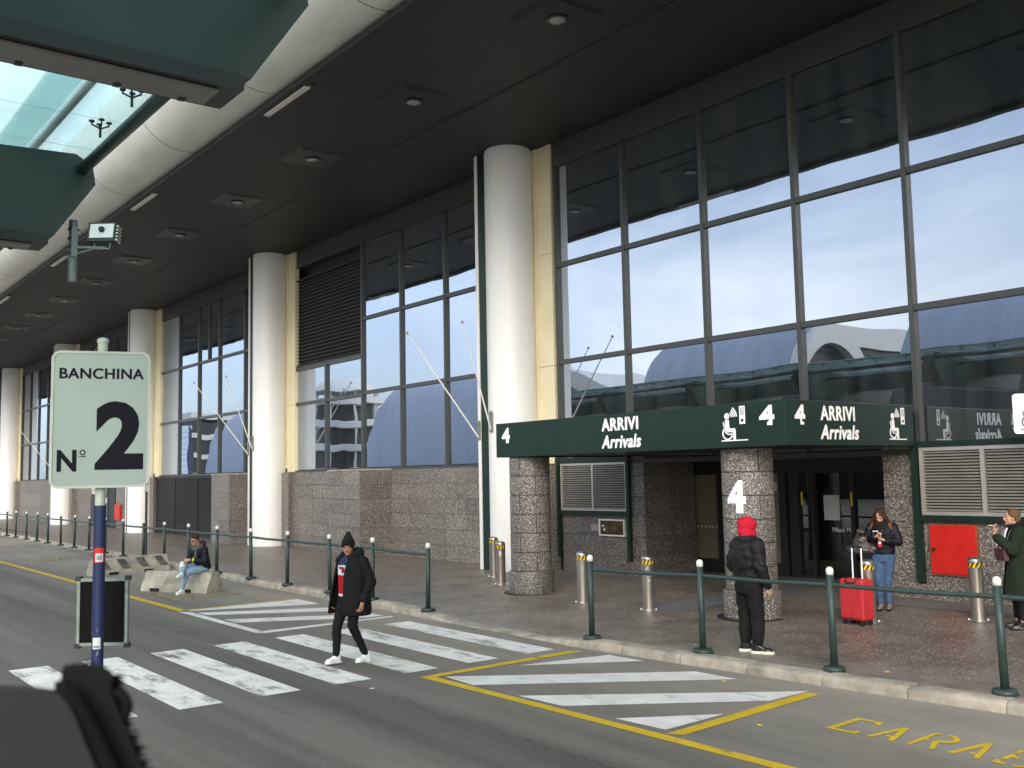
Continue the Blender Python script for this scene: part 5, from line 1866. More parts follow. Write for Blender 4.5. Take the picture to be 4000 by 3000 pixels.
def shell(rows, a0, a1, n=40):
    """open coat sheet; angles in degrees, 90 = straight ahead (+Y)"""
    b = MB()
    vs = []
    for x, y, z, rx, ry, g0, g1 in rows:
        for k_ in range(n + 1):
            a = R(a0 + g0 + (a1 - g1 - a0 - g0) * k_ / n)
            vs.append((x + rx * cos(a), y + ry * sin(a), z))
    fs = [(i * (n + 1) + k_, i * (n + 1) + k_ + 1, (i + 1) * (n + 1) + k_ + 1, (i + 1) * (n + 1) + k_) for i in range(len(rows) - 1) for k_ in range(n)]
    b.add(vs, fs)
    return b

def shoe(name, ank, toe_dir, mats, parent, s=1.0, boot=0.0, hi=False, pitch=0.0):
    """ank: point on the floor under the ankle; toe_dir: heading in radians in the local frame"""
    b = MB()
    f = V((-sin(toe_dir), cos(toe_dir), 0))
    q = V((f.y, -f.x, 0))
    T = lambda x, y, z: V(ank) + q * x * s + f * y * s + V((0, 0, (z + y * math.tan(pitch)) * s))
    sole = [(-0.030, -0.075), (-0.036, -0.04), (-0.034, 0.03), (-0.044, 0.10), (-0.040, 0.15), (-0.018, 0.182), (0.010, 0.184), (0.034, 0.155), (0.042, 0.10), (0.034, 0.03), (0.036, -0.04), (0.028, -0.075), (0, -0.086)]
    b.prism(sole, 0.0, 0.030, lambda x, y, h: T(x, y, h), 1)
    b.ell(T(0, 0.10, 0.038), (0.040 * s, 0.072 * s, 0.034 * s), 14, 0, Matrix.Rotation(toe_dir, 3, 'Z'))
    b.ell(T(0, 0.0, 0.05), (0.037 * s, 0.078 * s, 0.045 * s), 14, 0, Matrix.Rotation(toe_dir, 3, 'Z'))
    b.cap(T(0, 0.06, 0.055), T(0, 0.0, 0.085), 0.032 * s, 0.040 * s, 0)
    b.cap(T(0, -0.02, 0.05), T(0, -0.02, 0.10 + boot), 0.042 * s, 0.045 * s, 0)
    return melt(name, b, mats, parent, 0.007, 2)

def person(loc, facing, label):
    h = atan2(-facing[0], facing[1])
    return loc, h, label

def finish(body, loc, h, label, group=None):
    body.location = loc
    body.rotation_euler = (0, 0, h)
    tag(body, label, 'person', group)

Rz = lambda a: Matrix.Rotation(a, 3, 'Z')
Rx = lambda a: Matrix.Rotation(a, 3, 'X')
SK = [m_skin, m_lip, m_eye]
SK2 = [m_skin2, m_lip, m_eye]

# ---------------- man crossing the road (local +Y = the way he walks, +X = his right)
b = MB()
hr = Rz(R(38)) @ Rx(R(-4))
head_parts(b, (0.0, 0.04, 1.535), hr, 0.98)
b.cap((0, 0.0, 1.36), (0, 0.025, 1.47), 0.056, 0.052)
torso(b, [(0, 0, 0.86, 0.15, 0.10), (0, 0, 1.05, 0.145, 0.10), (0, 0, 1.25, 0.17, 0.11), (0, -0.01, 1.38, 0.15, 0.08)])
limb(b, [(-0.19, -0.02, 1.33), (-0.305, -0.08, 1.06), (-0.325, 0.07, 0.835)], [0.05, 0.042, 0.028])
limb(b, [(0.19, -0.02, 1.33), (0.29, -0.06, 1.06), (0.31, 0.03, 0.84)], [0.05, 0.042, 0.028])
hand_parts(b, (-0.323, 0.08, 0.82), (0.02, 0.25, -0.95), (0.9, 0.1, 0.1), 1, 0.55)
hand_parts(b, (0.312, 0.04, 0.82), (-0.02, 0.25, -0.95), (-0.9, 0.1, 0.1), -1, 0.55)
LF, RF = (-0.085, -0.17, 0), (0.085, 0.20, 0)
limb(b, [(-0.09, 0, 0.86), (-0.09, 0.03, 0.48), (LF[0], LF[1] - 0.02, 0.10)], [0.075, 0.05, 0.035])
limb(b, [(0.09, 0, 0.86), (0.09, 0.15, 0.47), (RF[0], RF[1] - 0.02, 0.10)], [0.075, 0.05, 0.035])
man = melt('person', b, SK2, None, 0.0090, 2)
b = MB()
limb(b, [(-0.085, -0.01, 0.90), (-0.09, 0.05, 0.50), (LF[0], LF[1] - 0.01, 0.10)], [0.10, 0.068, 0.046])
limb(b, [(0.085, 0.0, 0.90), (0.09, 0.16, 0.48), (RF[0], RF[1] - 0.02, 0.11)], [0.10, 0.068, 0.046])
torso(b, [(0, 0, 0.78, 0.165, 0.115), (0, 0, 0.96, 0.165, 0.115)])
melt('trousers', b, m_blk, man, 0.013, 3, 0.006, 11)
b = MB()
torso(b, [(0, 0.01, 0.88, 0.165, 0.13), (0, 0.01, 0.92, 0.165, 0.13)], 1)
torso(b, [(0, 0.01, 0.92, 0.165, 0.13), (0, 0.01, 1.165, 0.17, 0.135)], 0)
torso(b, [(0, 0.01, 1.165, 0.17, 0.135), (0, 0.01, 1.295, 0.17, 0.135)], 1)
torso(b, [(0, 0.01, 1.295, 0.17, 0.135), (0, 0.0, 1.36, 0.14, 0.11), (0, 0, 1.42, 0.07, 0.07)], 2)
sw = melt('sweater', b, [m_swr, m_sww, m_swn], man, 0.013, 2)
# printed block on the chest
pr = MB()
for poly, mi in (([(0.015, 1.20), (0.045, 1.20), (0.045, 1.27), (0.015, 1.27)], 1), ([(0.0, 1.19), (0.012, 1.19), (0.012, 1.28), (0.0, 1.28)], 0), ([(-0.05, 1.245), (-0.012, 1.245), (-0.012, 1.275), (-0.05, 1.275)], 1)):
    pr.prism(poly, 0.1455, 0.151, lambda x, z, hh: (-x, hh + 0.004, z), mi)
pr.build('chest_print', [m_swn, m_swr], sw)
rows = [(0.0, -0.02, 0.63, 0.285, 0.235, 16, 16), (0, -0.02, 0.78, 0.275, 0.225, 14, 14), (0, -0.02, 0.98, 0.255, 0.20, 12, 12), (0, -0.02, 1.18, 0.245, 0.185, 12, 12), (0, -0.03, 1.30, 0.235, 0.165, 14, 14), (0, -0.03, 1.375, 0.19, 0.13, 18, 18), (0, -0.02, 1.425, 0.11, 0.105, 25, 25)]
sh = shell(rows, 90, 420, 48)
me = sh.mesh('coat', m_blk)
fix_normals(me)
for v in me.vertices:
    q = v.co * 7
    a = mnoise.noise(q) + 0.5 * mnoise.noise(q * 2.2)
    n_ = V((v.co.x, v.co.y, 0)).normalized()
    v.co += n_ * a * 0.013
    if v.co.x > 0.02 and v.co.y > 0.0:          # his right flap swings open
        v.co += V((0.9, 0.35, 0)) * max(0, min(1, v.co.y / 0.2)) * max(0, 1.32 - v.co.z) * 0.16
me.shade_smooth()
coat = bpy.data.objects.new('coat', me)
link(coat, man)
md = coat.modifiers.new('thickness', 'SOLIDIFY'); md.thickness = 0.028; md.offset = 0
md = coat.modifiers.new('soft', 'SUBSURF'); md.levels = 1; md.render_levels = 1
b = MB()
limb(b, [(-0.195, -0.03, 1.335), (-0.305, -0.085, 1.07), (-0.322, 0.06, 0.865)], [0.092, 0.078, 0.062])
limb(b, [(0.195, -0.03, 1.335), (0.29, -0.065, 1.07), (0.312, 0.025, 0.87)], [0.092, 0.078, 0.062])
melt('coat_sleeves', b, m_blk, man, 0.013, 3, 0.009, 13)
b = MB()
for k_ in range(15):
    a = R(-215 + 250 * k_ / 14 + 0)
    b.ell((0.125 * cos(a), -0.03 + 0.105 * sin(a), 1.435 - 0.03 * sin(a)), (0.05, 0.045, 0.055), 10)
b.ell((0, -0.135, 1.40), (0.12, 0.07, 0.085), 14)
melt('fur_hood', b, m_bean, man, 0.013, 1, 0.012, 26)
b = MB()
T = lambda x, y, z: V((0.0, 0.04, 1.535)) + hr @ V((x, y, z))
b.ell(T(0, -0.008, 0.055), (0.088, 0.106, 0.085), 20, 0, hr)
b.cap(T(0, -0.01, 0.09), T(0, -0.035, 0.165), 0.078, 0.036)
b.cap(T(0, -0.005, 0.05), T(0, -0.012, 0.025), 0.092, 0.094)
bnn = melt('beanie', b, m_bean, man, 0.008, 2, 0.002, 40)
shoe('shoe', (LF[0], LF[1] - 0.02, 0), 0.0, [m_shoew, m_shoew], man)
shoe('shoe', (RF[0], RF[1] - 0.02, 0.012), -0.05, [m_shoew, m_shoew], man, pitch=0.05)
finish(man, (-12.05, 6.60, 0.004), atan2(-0.22, -0.975), 'man in an open black parka and dark beanie walking over the zebra crossing')

# ---------------- man with the red hood, seen from behind
b = MB()
hr = Rz(R(-34))
head_parts(b, (0.0, 0.02, 1.585), hr)
b.cap((0, -0.02, 1.42), (0, 0.0, 1.52), 0.056, 0.052)
torso(b, [(0, 0, 0.90, 0.15, 0.10), (0, 0, 1.10, 0.145, 0.10), (0, 0, 1.30, 0.17, 0.11), (0, -0.01, 1.43, 0.15, 0.08)])
limb(b, [(0.20, -0.01, 1.38), (0.27, -0.02, 1.10), (0.285, 0.07, 0.86)], [0.05, 0.042, 0.028])
limb(b, [(-0.20, -0.01, 1.38), (-0.27, -0.03, 1.10), (-0.20, 0.14, 0.90)], [0.05, 0.042, 0.028])
hand_parts(b, (0.288, 0.08, 0.85), (0.05, 0.22, -0.95), (-0.9, 0.0, 0.05), -1, 0.45)
hand_parts(b, (-0.19, 0.15, 0.89), (0.3, 0.3, -0.8), (0.8, 0.0, 0.1), 1, 0.5)
LF, RF = (-0.10, 0.02, 0), (0.115, 0.04, 0)
limb(b, [(-0.09, 0, 0.88), (-0.10, 0.02, 0.48), (LF[0], LF[1] - 0.03, 0.10)], [0.075, 0.05, 0.035])
limb(b, [(0.09, 0, 0.88), (0.11, 0.03, 0.48), (RF[0], RF[1] - 0.03, 0.10)], [0.075, 0.05, 0.035])
red = melt('person', b, SK, None, 0.0090, 2)
b = MB()
limb(b, [(-0.09, -0.01, 0.86), (-0.115, 0.02, 0.50), (-0.11, 0.0, 0.30), (LF[0], LF[1] - 0.03, 0.165)], [0.125, 0.098, 0.086, 0.075])
limb(b, [(0.09, -0.01, 0.86), (0.125, 0.02, 0.50), (0.125, 0.01, 0.30), (RF[0], RF[1] - 0.03, 0.165)], [0.125, 0.098, 0.086, 0.075])
torso(b, [(0, -0.01, 0.76, 0.185, 0.145), (0, -0.01, 0.90, 0.185, 0.14), (0, 0, 1.0, 0.175, 0.13)])
melt('trousers', b, m_trk, red, 0.013, 3, 0.012, 9, 3.0)
b = MB()
torso(b, [(0, 0, 0.905, 0.185, 0.145), (0, 0, 0.94, 0.205, 0.165), (0, 0, 1.10, 0.235, 0.185), (0, -0.01, 1.28, 0.245, 0.185), (0, -0.02, 1.40, 0.20, 0.14), (0, -0.02, 1.45, 0.12, 0.105)])
limb(b, [(0.205, -0.01, 1.375), (0.285, -0.035, 1.11), (0.290, 0.055, 0.895)], [0.098, 0.086, 0.066])
limb(b, [(-0.205, -0.01, 1.375), (-0.285, -0.04, 1.11), (-0.215, 0.12, 0.92)], [0.098, 0.086, 0.066])
b.ell((0, -0.11, 1.20), (0.17, 0.10, 0.20), 16)
melt('jacket', b, m_puff, red, 0.013, 3, 0.018, 8, 8.0)
b = MB()
limb(b, [(0.289, 0.045, 0.915), (0.291, 0.062, 0.875)], [0.062, 0.058], n=14)
torso(b, [(0, 0, 0.885, 0.180, 0.140), (0, 0, 0.93, 0.19, 0.15)])
melt('cuffs', b, m_trk, red, 0.009, 1)
b = MB()
b.tube([(0.12 * cos(a), -0.02 + 0.115 * sin(a), 1.435 + 0.012 * sin(a + 2)) for a in [2 * pi * i / 24 for i in range(25)]], 0.045, 12, flat=(0.7, 1.25))
melt('collar', b, m_puff, red, 0.013, 2, 0.005, 14)
b = MB()
T = lambda x, y, z: V((0.0, 0.02, 1.585)) + hr @ V((x, y, z))
b.ell(T(0, -0.015, 0.045), (0.106, 0.128, 0.112), 22, 0, hr)
b.ell(T(0, -0.02, -0.045), (0.102, 0.118, 0.11), 20, 0, hr)
b.cap(T(0, -0.01, -0.06), V((0, -0.02, 1.42)), 0.10, 0.10)
b.cap(T(0, 0.03, -0.06), T(0, 0.05, -0.125), 0.080, 0.062)
hd_ = melt('hood', b, m_hoodr, red, 0.009, 3, 0.006, 16)
for nm, P_, d_ in (('shoe', LF, -0.62), ('shoe', RF, -0.85)):
    shoe(nm, (P_[0], P_[1] - 0.03, 0), d_, [m_shoeb, m_sole], red, 1.12, 0.085)
finish(red, (-8.44, 10.43, pav(-8.44, 10.43)), atan2(-0.22, 0.975), 'man in a red hood and black padded jacket seen from behind at the railing')

# ---------------- woman with the phone
b = MB()
hr = Rz(R(-6)) @ Rx(R(-26))
head_parts(b, (0.0, 0.07, 1.455), hr, 0.95)
b.cap((0, 0.0, 1.30), (0, 0.04, 1.40), 0.048, 0.045)
torso(b, [(0, 0, 0.86, 0.145, 0.10), (0, 0, 1.02, 0.125, 0.09), (0, 0.01, 1.20, 0.15, 0.11), (0, -0.01, 1.32, 0.13, 0.075)])
limb(b, [(0.165, -0.01, 1.29), (0.235, 0.03, 1.05), (0.05, 0.24, 1.14)], [0.044, 0.037, 0.025])
limb(b, [(-0.165, -0.01, 1.29), (-0.24, 0.05, 1.06), (-0.09, 0.22, 1.09)], [0.044, 0.037, 0.025])
hand_parts(b, (0.045, 0.245, 1.145), (-0.45, 0.35, 0.55), (-0.6, 0.2, 0.3), -1, 0.55, s=0.92)
hand_parts(b, (-0.08, 0.225, 1.095), (0.7, 0.25, 0.25), (0.2, 0.2, 0.8), 1, 0.55, s=0.92)
LF, RF = (-0.07, 0.05, 0), (0.05, 0.10, 0)
limb(b, [(-0.085, 0, 0.84), (-0.06, 0.06, 0.46), (LF[0], LF[1], 0.09)], [0.075, 0.048, 0.033])
limb(b, [(0.085, 0, 0.84), (0.06, 0.10, 0.46), (RF[0], RF[1], 0.09)], [0.075, 0.048, 0.033])
wom = melt('person', b, SK, None, 0.0088, 2)
b = MB()
limb(b, [(-0.08, 0, 0.82), (-0.065, 0.06, 0.46), (LF[0], LF[1], 0.11)], [0.105, 0.066, 0.047])
limb(b, [(0.08, 0, 0.82), (0.06, 0.10, 0.46), (RF[0], RF[1], 0.11)], [0.105, 0.066, 0.047])
torso(b, [(0, 0, 0.74, 0.165, 0.125), (0, 0, 0.88, 0.16, 0.12), (0, 0, 0.97, 0.15, 0.11)])
melt('jeans', b, m_jean, wom, 0.013, 3, 0.006, 12, 5.0)
b = MB()
torso(b, [(0, 0, 0.86, 0.175, 0.135), (0, 0, 0.92, 0.18, 0.14), (0, 0, 1.06, 0.175, 0.135), (0, 0.01, 1.20, 0.20, 0.155), (0, -0.01, 1.31, 0.16, 0.11), (0, 0, 1.36, 0.08, 0.075)])
limb(b, [(0.175, -0.01, 1.285), (0.255, 0.03, 1.05), (0.075, 0.22, 1.13)], [0.075, 0.068, 0.052])
limb(b, [(-0.175, -0.01, 1.285), (-0.26, 0.05, 1.06), (-0.115, 0.20, 1.08)], [0.075, 0.068, 0.052])
melt('jacket', b, m_navyj, wom, 0.013, 3, 0.008, 12, 1.0)
b = MB()
for r_, z, rr in ((0.085, 1.345, 0.040), (0.092, 1.300, 0.043), (0.075, 1.375, 0.035)):
    b.tube([(r_ * cos(a), 0.025 + r_ * 1.05 * sin(a), z - 0.02 * sin(a)) for a in [2 * pi * i / 20 for i in range(21)]], rr, 10)
melt('scarf', b, m_scarfb, wom, 0.009, 2, 0.008, 22)
b = MB()
T = lambda x, y, z: V((0.0, 0.07, 1.455)) + hr @ V((x, y, z))
b.ell(T(0, -0.018, 0.042), (0.083, 0.094, 0.087), 18, 0, hr)
for sx in (-1, 1):
    b.cap(T(0.052 * sx, 0.035, 0.075), T(0.072 * sx, 0.045, -0.02), 0.022, 0.024)
    b.cap(T(0.074 * sx, 0.02, 0.03), V((0.115 * sx, 0.04, 1.36)), 0.032, 0.042)
    b.cap(V((0.115 * sx, 0.04, 1.36)), V((0.155 * sx, 0.05, 1.245)), 0.042, 0.034, 1)
    b.cap(V((0.13 * sx, 0.0, 1.34)), V((0.185 * sx, 0.03, 1.27)), 0.032, 0.020, 1)
b.cap(T(0, -0.07, 0.03), V((0, -0.07, 1.27)), 0.06, 0.075)
melt('hair', b, [m_hairb, m_haira], wom, 0.008, 2, 0.008, 24)
st = MB()
st.box(-0.03, 0.03, 0.163, 0.172, 0.98, 1.09, 0)
st.box(-0.022, 0.022, 0.172, 0.175, 1.03, 1.08, 1)
st.tube([(-0.05, 0.10, 1.30), (-0.02, 0.165, 1.18), (0, 0.168, 1.09)], 0.006, 6, 2)
st.tube([(0.05, 0.10, 1.30), (0.02, 0.165, 1.18), (0, 0.168, 1.09)], 0.006, 6, 2)
st.build('lanyard_badge', [m_red, m_sign, m_notice], wom)
for P_, d_ in ((LF, 0.1), (RF, 0.05)):
    shoe('shoe', (P_[0], P_[1], 0), d_, [m_shoet, m_shoeb], wom, 0.93)
wloc = V((-8.98, 14.42, pav(-8.98, 14.42)))
wh_ = atan2(-0.30, -0.954)
finish(wom, wloc, wh_, 'woman in dark jacket and blue jeans looking down at her phone by the pillar')
def on_person(loc, h, v):
    return V(loc) + Rz(h) @ V(v)
ph = MB().box(-0.036, 0.036, -0.005, 0.005, -0.07, 0.07)
ph.box(-0.032, 0.032, 0.0055, 0.006, -0.062, 0.062, 1)
po = ph.build('phone', [m_sign, m_black])
po.location = on_person(wloc, wh_, (0.02, 0.305, 1.20))
po.rotation_euler = (R(-55), 0, wh_ + 0.1)
tag(po, 'pale mobile phone held in the hands of the woman in blue jeans', 'phone')
lb = thing('leather_bag', 'slouchy grey brown leather bag hanging at the side of the woman with the phone', 'bag', on_person(wloc, wh_, (0.27, 0.12, 0.86)), wh_ + 0.35)
b = MB()
b.ell((0, 0, 0.10), (0.20, 0.10, 0.11), 18)
b.ell((0, 0, 0.20), (0.16, 0.085, 0.10), 18)
b.ell((0.13, 0, 0.07), (0.09, 0.09, 0.08), 14)
b.ell((-0.13, 0, 0.08), (0.09, 0.09, 0.08), 14)
melt('bag_body', b, m_bag, lb, 0.010, 2, 0.018, 9)
b = MB()
b.tube([(-0.11, 0.02, 0.24), (-0.09, 0.03, 0.40), (-0.03, 0.0, 0.475), (0.05, 0.0, 0.40), (0.11, 0.0, 0.24)], 0.011, 8)
b.tube([(-0.12, -0.04, 0.24), (-0.06, -0.06, 0.34), (0.04, -0.06, 0.34), (0.11, -0.04, 0.24)], 0.010, 8)
b.build('strap', m_bag, lb, smooth=True)

# ---------------- woman in the green coat
b = MB()
hr = Rz(R(8)) @ Rx(R(4))
head_parts(b, (0.0, 0.055, 1.515), hr, 0.97)
b.cap((0, 0.0, 1.36), (0, 0.03, 1.45), 0.048, 0.046)
torso(b, [(0, 0, 0.90, 0.145, 0.10), (0, 0, 1.08, 0.13, 0.09), (0, 0.01, 1.24, 0.15, 0.11), (0, -0.01, 1.37, 0.13, 0.075)])
limb(b, [(-0.17, 0.0, 1.34), (-0.22, 0.09, 1.09), (-0.15, 0.29, 1.28)], [0.044, 0.037, 0.025])
limb(b, [(0.17, 0.0, 1.34), (0.23, -0.02, 1.08), (0.22, 0.08, 0.88)], [0.044, 0.037, 0.025])
hand_parts(b, (-0.148, 0.297, 1.295), (0.05, 0.12, 0.97), (0.35, -0.9, 0.1), -1, 0.30, s=0.95)
hand_parts(b, (0.22, 0.085, 0.865), (0.0, 0.2, -0.95), (-0.9, 0, 0), -1, 0.45, s=0.95)
LF, RF = (-0.085, 0.0, 0), (0.085, 0.05, 0)
limb(b, [(-0.085, 0, 0.86), (-0.085, 0.02, 0.48), (LF[0], LF[1], 0.10)], [0.075, 0.05, 0.035])
limb(b, [(0.085, 0, 0.86), (0.085, 0.05, 0.48), (RF[0], RF[1], 0.10)], [0.075, 0.05, 0.035])
grn = melt('person', b, SK, None, 0.0088, 2)
b = MB()
limb(b, [(-0.085, 0, 0.86), (-0.085, 0.02, 0.48), (LF[0], LF[1], 0.16)], [0.10, 0.066, 0.05])
limb(b, [(0.085, 0, 0.86), (0.085, 0.05, 0.48), (RF[0], RF[1], 0.16)], [0.10, 0.066, 0.05])
torso(b, [(0, 0, 0.78, 0.155, 0.115), (0, 0, 1.0, 0.15, 0.11)])
melt('trousers', b, m_blk, grn, 0.013, 3, 0.004, 12)
b = MB()
torso(b, [(0, 0.0, 0.86, 0.165, 0.125), (0, 0, 1.05, 0.16, 0.125), (0, 0.015, 1.24, 0.175, 0.135), (0, 0, 1.36, 0.13, 0.095), (0, 0, 1.41, 0.08, 0.075)])
b.ell((0, -0.10, 1.42), (0.12, 0.085, 0.09), 14)
b.tube([(0.088 * cos(a), 0.01 + 0.09 * sin(a), 1.415 - 0.03 * sin(a)) for a in [2 * pi * i / 20 for i in range(21)]], 0.035, 10)
hdy = melt('hooded_top', b, m_blk, grn, 0.013, 3, 0.006, 14)
rows = [(0, -0.01, 0.42, 0.285, 0.25, 0, 0), (0, -0.01, 0.62, 0.265, 0.225, 0, 0), (0, -0.01, 0.86, 0.235, 0.19, 0, 0), (0, -0.01, 1.06, 0.215, 0.165, 0, 0), (0, 0.0, 1.24, 0.225, 0.165, 2, 2), (0, -0.01, 1.345, 0.185, 0.125, 6, 6), (0, -0.01, 1.395, 0.115, 0.095, 14, 14)]
sh = shell(rows, 112, 428, 44)
me = sh.mesh('coat', m_coatg)
fix_normals(me)
for v in me.vertices:
    q = v.co * 6
    v.co += V((v.co.x, v.co.y, 0)).normalized() * (mnoise.noise(V((q.x, q.y, q.z * 0.5))) * 0.014)
me.shade_smooth()
coat = bpy.data.objects.new('coat', me)
link(coat, grn)
md = coat.modifiers.new('thickness', 'SOLIDIFY'); md.thickness = 0.022; md.offset = 0
md = coat.modifiers.new('soft', 'SUBSURF'); md.levels = 1; md.render_levels = 1
b = MB()
limb(b, [(-0.175, -0.005, 1.335), (-0.235, 0.09, 1.08), (-0.160, 0.265, 1.245)], [0.082, 0.080, 0.066])
limb(b, [(0.175, -0.005, 1.335), (0.245, -0.02, 1.08), (0.228, 0.07, 0.90)], [0.082, 0.076, 0.062])
melt('coat_sleeves', b, m_coatg, grn, 0.013, 3, 0.008, 12)
b = MB()
for sx, z1 in ((-1, 1.10), (1, 1.02)):
    b.tube([(0.0, 0.095, 1.385), (0.045 * sx, 0.125, 1.37), (0.062 * sx, 0.152, 1.30), (0.066 * sx, 0.172, 1.20), (0.06 * sx, 0.168, z1)], 0.0085, 8)
b.build('white_drawstrings', m_cord, grn, smooth=True)
b = MB()
T = lambda x, y, z: V((0.0, 0.055, 1.515)) + hr @ V((x, y, z))
b.ell(T(0, -0.020, 0.042), (0.080, 0.095, 0.088), 18, 0, hr)
b.ell(T(0, -0.065, -0.02), (0.066, 0.055, 0.075), 14, 0, hr)
b.ell(T(0, -0.105, -0.03), (0.036, 0.036, 0.04), 12, 0, hr)
for sx in (-1, 1):
    b.cap(T(0.055 * sx, 0.045, 0.07), T(0.07 * sx, -0.01, 0.01), 0.018, 0.02)
melt('hair', b, m_hairl, grn, 0.008, 2, 0.004, 24)
for P_, d_ in ((LF, 0.0), (RF, -0.1)):
    shoe('boot', (P_[0], P_[1], 0), d_, [m_shoeb, m_shoeb], grn, 1.0, 0.13)
gl = V((-6.66, 14.0, pav(-6.66, 14.0)))
gh = atan2(0.85, -0.53)
finish(grn, gl, gh, 'woman in a long dark green coat raising a cigarette at the right edge')
cg = MB().tube([(0, 0, 0), (0, 0.055, 0.004)], 0.0045, 8)
cg.tube([(0, 0.055, 0.004), (0, 0.078, 0.006)], 0.0046, 8, 1)
co_ = cg.build('cigarette', [m_sign, m_hazy])
co_.location = on_person(gl, gh, (-0.11, 0.30, 1.41))
co_.rotation_euler = (0, 0, gh + 0.3)
tag(co_, 'cigarette between the fingers of the woman in the green coat', 'cigarette')
cbg = thing('crossbody_bag', 'small burgundy flap bag on the front of the woman in the green coat', 'bag', on_person(gl, gh, (-0.12, 0.215, 0.93)), gh + R(22))
MB().box(-0.12, 0.12, -0.035, 0.035, 0, 0.165).build('body', m_purse, cbg, bevel=0.012)
MB().box(-0.123, 0.123, 0.036, 0.044, 0.065, 0.170).build('flap', m_purse, cbg, bevel=0.003)
b = MB()
b.tube([(0.11, -0.01, 0.16), (0.16, -0.04, 0.32), (0.17, -0.10, 0.45)], 0.006, 6)
b.tube([(-0.11, -0.01, 0.16), (-0.10, -0.03, 0.30), (-0.08, -0.09, 0.42)], 0.006, 6)
b.build('strap', m_purse, cbg)

# ---------------- man sitting on the barrier
SZ = 0.445
b = MB()
hr = Rz(R(6)) @ Rx(R(-10))
head_parts(b, (0.0, 0.20, SZ + 0.70), hr, 0.97)
b.cap((0, 0.11, SZ + 0.53), (0, 0.16, SZ + 0.64), 0.056, 0.052)
torso(b, [(0, 0, SZ + 0.02, 0.155, 0.12), (0, 0.0, SZ + 0.22, 0.15, 0.10), (0, 0.07, SZ + 0.42, 0.17, 0.11), (0, 0.10, SZ + 0.56, 0.14, 0.08)])
limb(b, [(-0.19, 0.09, SZ + 0.49), (-0.235, 0.12, SZ + 0.24), (-0.08, 0.36, SZ + 0.28)], [0.05, 0.042, 0.028])
limb(b, [(0.19, 0.09, SZ + 0.49), (0.235, 0.12, SZ + 0.25), (0.08, 0.36, SZ + 0.29)], [0.05, 0.042, 0.028])
hand_parts(b, (-0.07, 0.375, SZ + 0.285), (0.6, 0.6, 0.1), (0.4, -0.2, -0.6), 1, 0.6)
hand_parts(b, (0.07, 0.375, SZ + 0.295), (-0.6, 0.6, 0.1), (-0.4, -0.2, -0.6), -1, 0.6)
KL, FL_ = (-0.08, 0.46, SZ + 0.02), (-0.02, 0.54, 0.10)
KR, FR_ = (0.05, 0.44, SZ + 0.15), (-0.20, 0.70, 0.42)
limb(b, [(-0.09, 0.02, SZ + 0.07), KL, FL_], [0.08, 0.055, 0.037])
limb(b, [(0.09, 0.02, SZ + 0.07), KR, FR_], [0.08, 0.055, 0.037])
sit = melt('person', b, SK, None, 0.0090, 2)
b = MB()
limb(b, [(-0.09, 0.0, SZ + 0.085), KL, (FL_[0], FL_[1], 0.13)], [0.10, 0.077, 0.054])
limb(b, [(0.09, 0.0, SZ + 0.085), KR, (FR_[0] + 0.02, FR_[1] - 0.03, FR_[2] + 0.02)], [0.10, 0.077, 0.054])
torso(b, [(0, 0, SZ + 0.005, 0.175, 0.14), (0, 0, SZ + 0.16, 0.165, 0.13)])
melt('jeans', b, m_ljean, sit, 0.013, 3, 0.007, 11, 2.0)
b = MB()
torso(b, [(0, -0.01, SZ + 0.06, 0.185, 0.155), (0, -0.01, SZ + 0.12, 0.20, 0.16), (0, 0.03, SZ + 0.28, 0.205, 0.155), (0, 0.075, SZ + 0.43, 0.215, 0.155), (0, 0.09, SZ + 0.535, 0.17, 0.115), (0, 0.10, SZ + 0.58, 0.09, 0.09)])
limb(b, [(-0.195, 0.09, SZ + 0.49), (-0.25, 0.12, SZ + 0.235), (-0.105, 0.33, SZ + 0.275)], [0.088, 0.076, 0.055])
limb(b, [(0.195, 0.09, SZ + 0.49), (0.25, 0.12, SZ + 0.245), (0.105, 0.33, SZ + 0.285)], [0.088, 0.076, 0.055])
b.ell((0, 0.0, SZ + 0.61), (0.10, 0.065, 0.085), 14)
melt('jacket', b, m_navyj, sit, 0.013, 3, 0.009, 12, 4.0)
b = MB()
for r_, z, rr in ((0.085, SZ + 0.575, 0.036), (0.095, SZ + 0.535, 0.038)):
    b.tube([(r_ * cos(a), 0.125 + r_ * 1.1 * sin(a), z - 0.035 * sin(a)) for a in [2 * pi * i / 20 for i in range(21)]], rr, 10)
b.cap((-0.05, 0.22, SZ + 0.50), (-0.07, 0.235, SZ + 0.28), 0.042, 0.046, flat=(1, 0.6))
melt('scarf', b, m_scarf, sit, 0.009, 2, 0.006, 24)
b = MB()
T = lambda x, y, z: V((0.0, 0.20, SZ + 0.70)) + hr @ V((x, y, z))
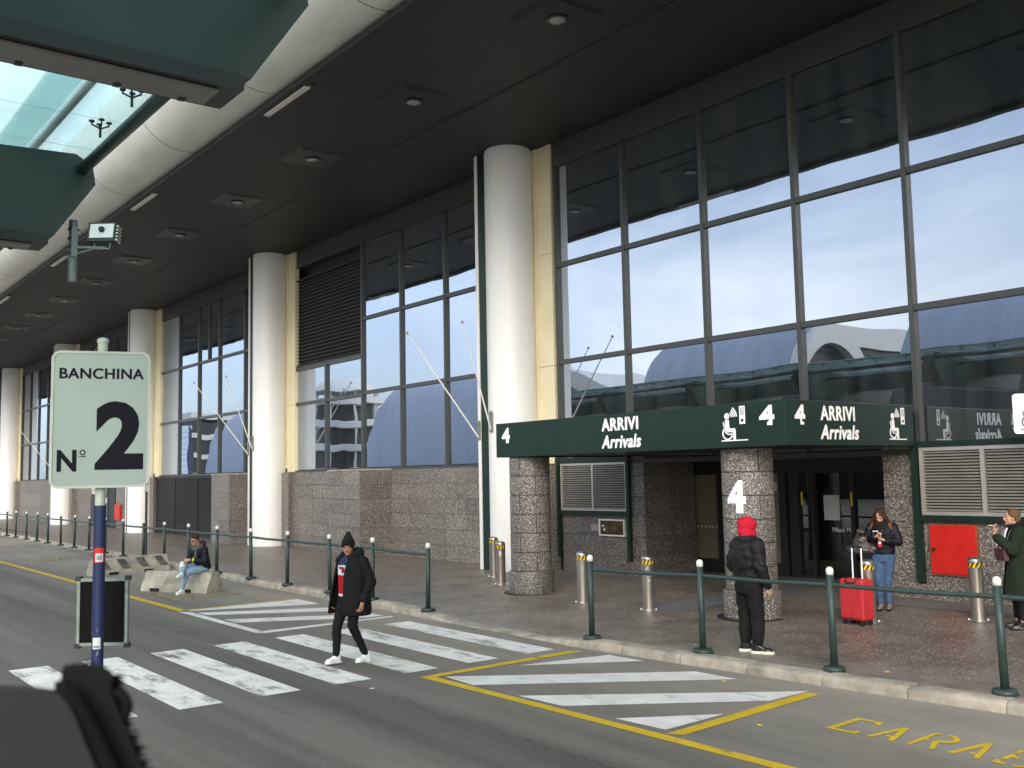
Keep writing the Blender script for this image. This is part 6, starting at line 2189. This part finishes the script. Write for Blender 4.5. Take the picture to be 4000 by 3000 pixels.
b.ell(T(0, -0.016, 0.055), (0.080, 0.094, 0.080), 18, 0, hr)
b.ell(T(0, 0.035, 0.105), (0.05, 0.05, 0.028), 12, 0, hr)
b.ell(T(0, -0.06, 0.005), (0.06, 0.05, 0.06), 12, 0, hr)
melt('hair', b, m_hairb, sit, 0.008, 2, 0.004, 26)
b = MB()
for sx in (-1, 1):
    b.ell(T(0.032 * sx, 0.094, 0.004), (0.027, 0.010, 0.021), 14, 0, hr)
    b.tube([T(0.056 * sx, 0.088, 0.01), T(0.078 * sx, 0.0, 0.012)], 0.004, 6, 1)
b.tube([T(-0.01, 0.1, 0.012), T(0.01, 0.1, 0.012)], 0.004, 6, 1)
b.build('sunglasses', [m_glint, m_black], sit, smooth=True)
b = MB()
b.tube([(-0.112 - 0.0, 0.315, SZ + 0.272), (-0.095, 0.34, SZ + 0.278)], 0.058, 16)
b.build('lime_watch_strap', m_lime, sit)
MB().box(0.288, 0.296, 0.04, 0.08, SZ + 0.40, SZ + 0.46).build('sleeve_patch', m_sign, sit)
shoe('shoe', (FL_[0], FL_[1], 0.0), 0.25, [m_shoew, m_shoew], sit, 1.03)
shoe('shoe', (FR_[0], FR_[1], 0.35), 0.45, [m_shoew, m_shoew], sit, 1.03, pitch=0.25)
sl_loc, sl_h = V((-22.08, 8.36, 0.0)), atan2(-0.28, -0.96)
finish(sit, sl_loc, sl_h, 'man in sunglasses and light jeans sitting cross legged on the concrete barrier')
pb_ = MB()
pb_.ell((0, 0, -0.02), (0.05, 0.045, 0.04), 12)
pb_.ell((0.01, 0.0, -0.12), (0.085, 0.06, 0.10), 14)
pb_.ell((-0.02, 0.01, -0.17), (0.09, 0.06, 0.06), 12)
pbo = melt('plastic_bag', pb_, m_poly, None, 0.009, 2, 0.018, 16)
pbo.location = on_person(sl_loc, sl_h, (0.02, 0.50, SZ + 0.25))
pbo.rotation_euler = (0, 0, sl_h)
tag(pbo, 'white plastic bag hanging from the hands of the seated man', 'bag')

bpy.data.scenes.remove(WS)
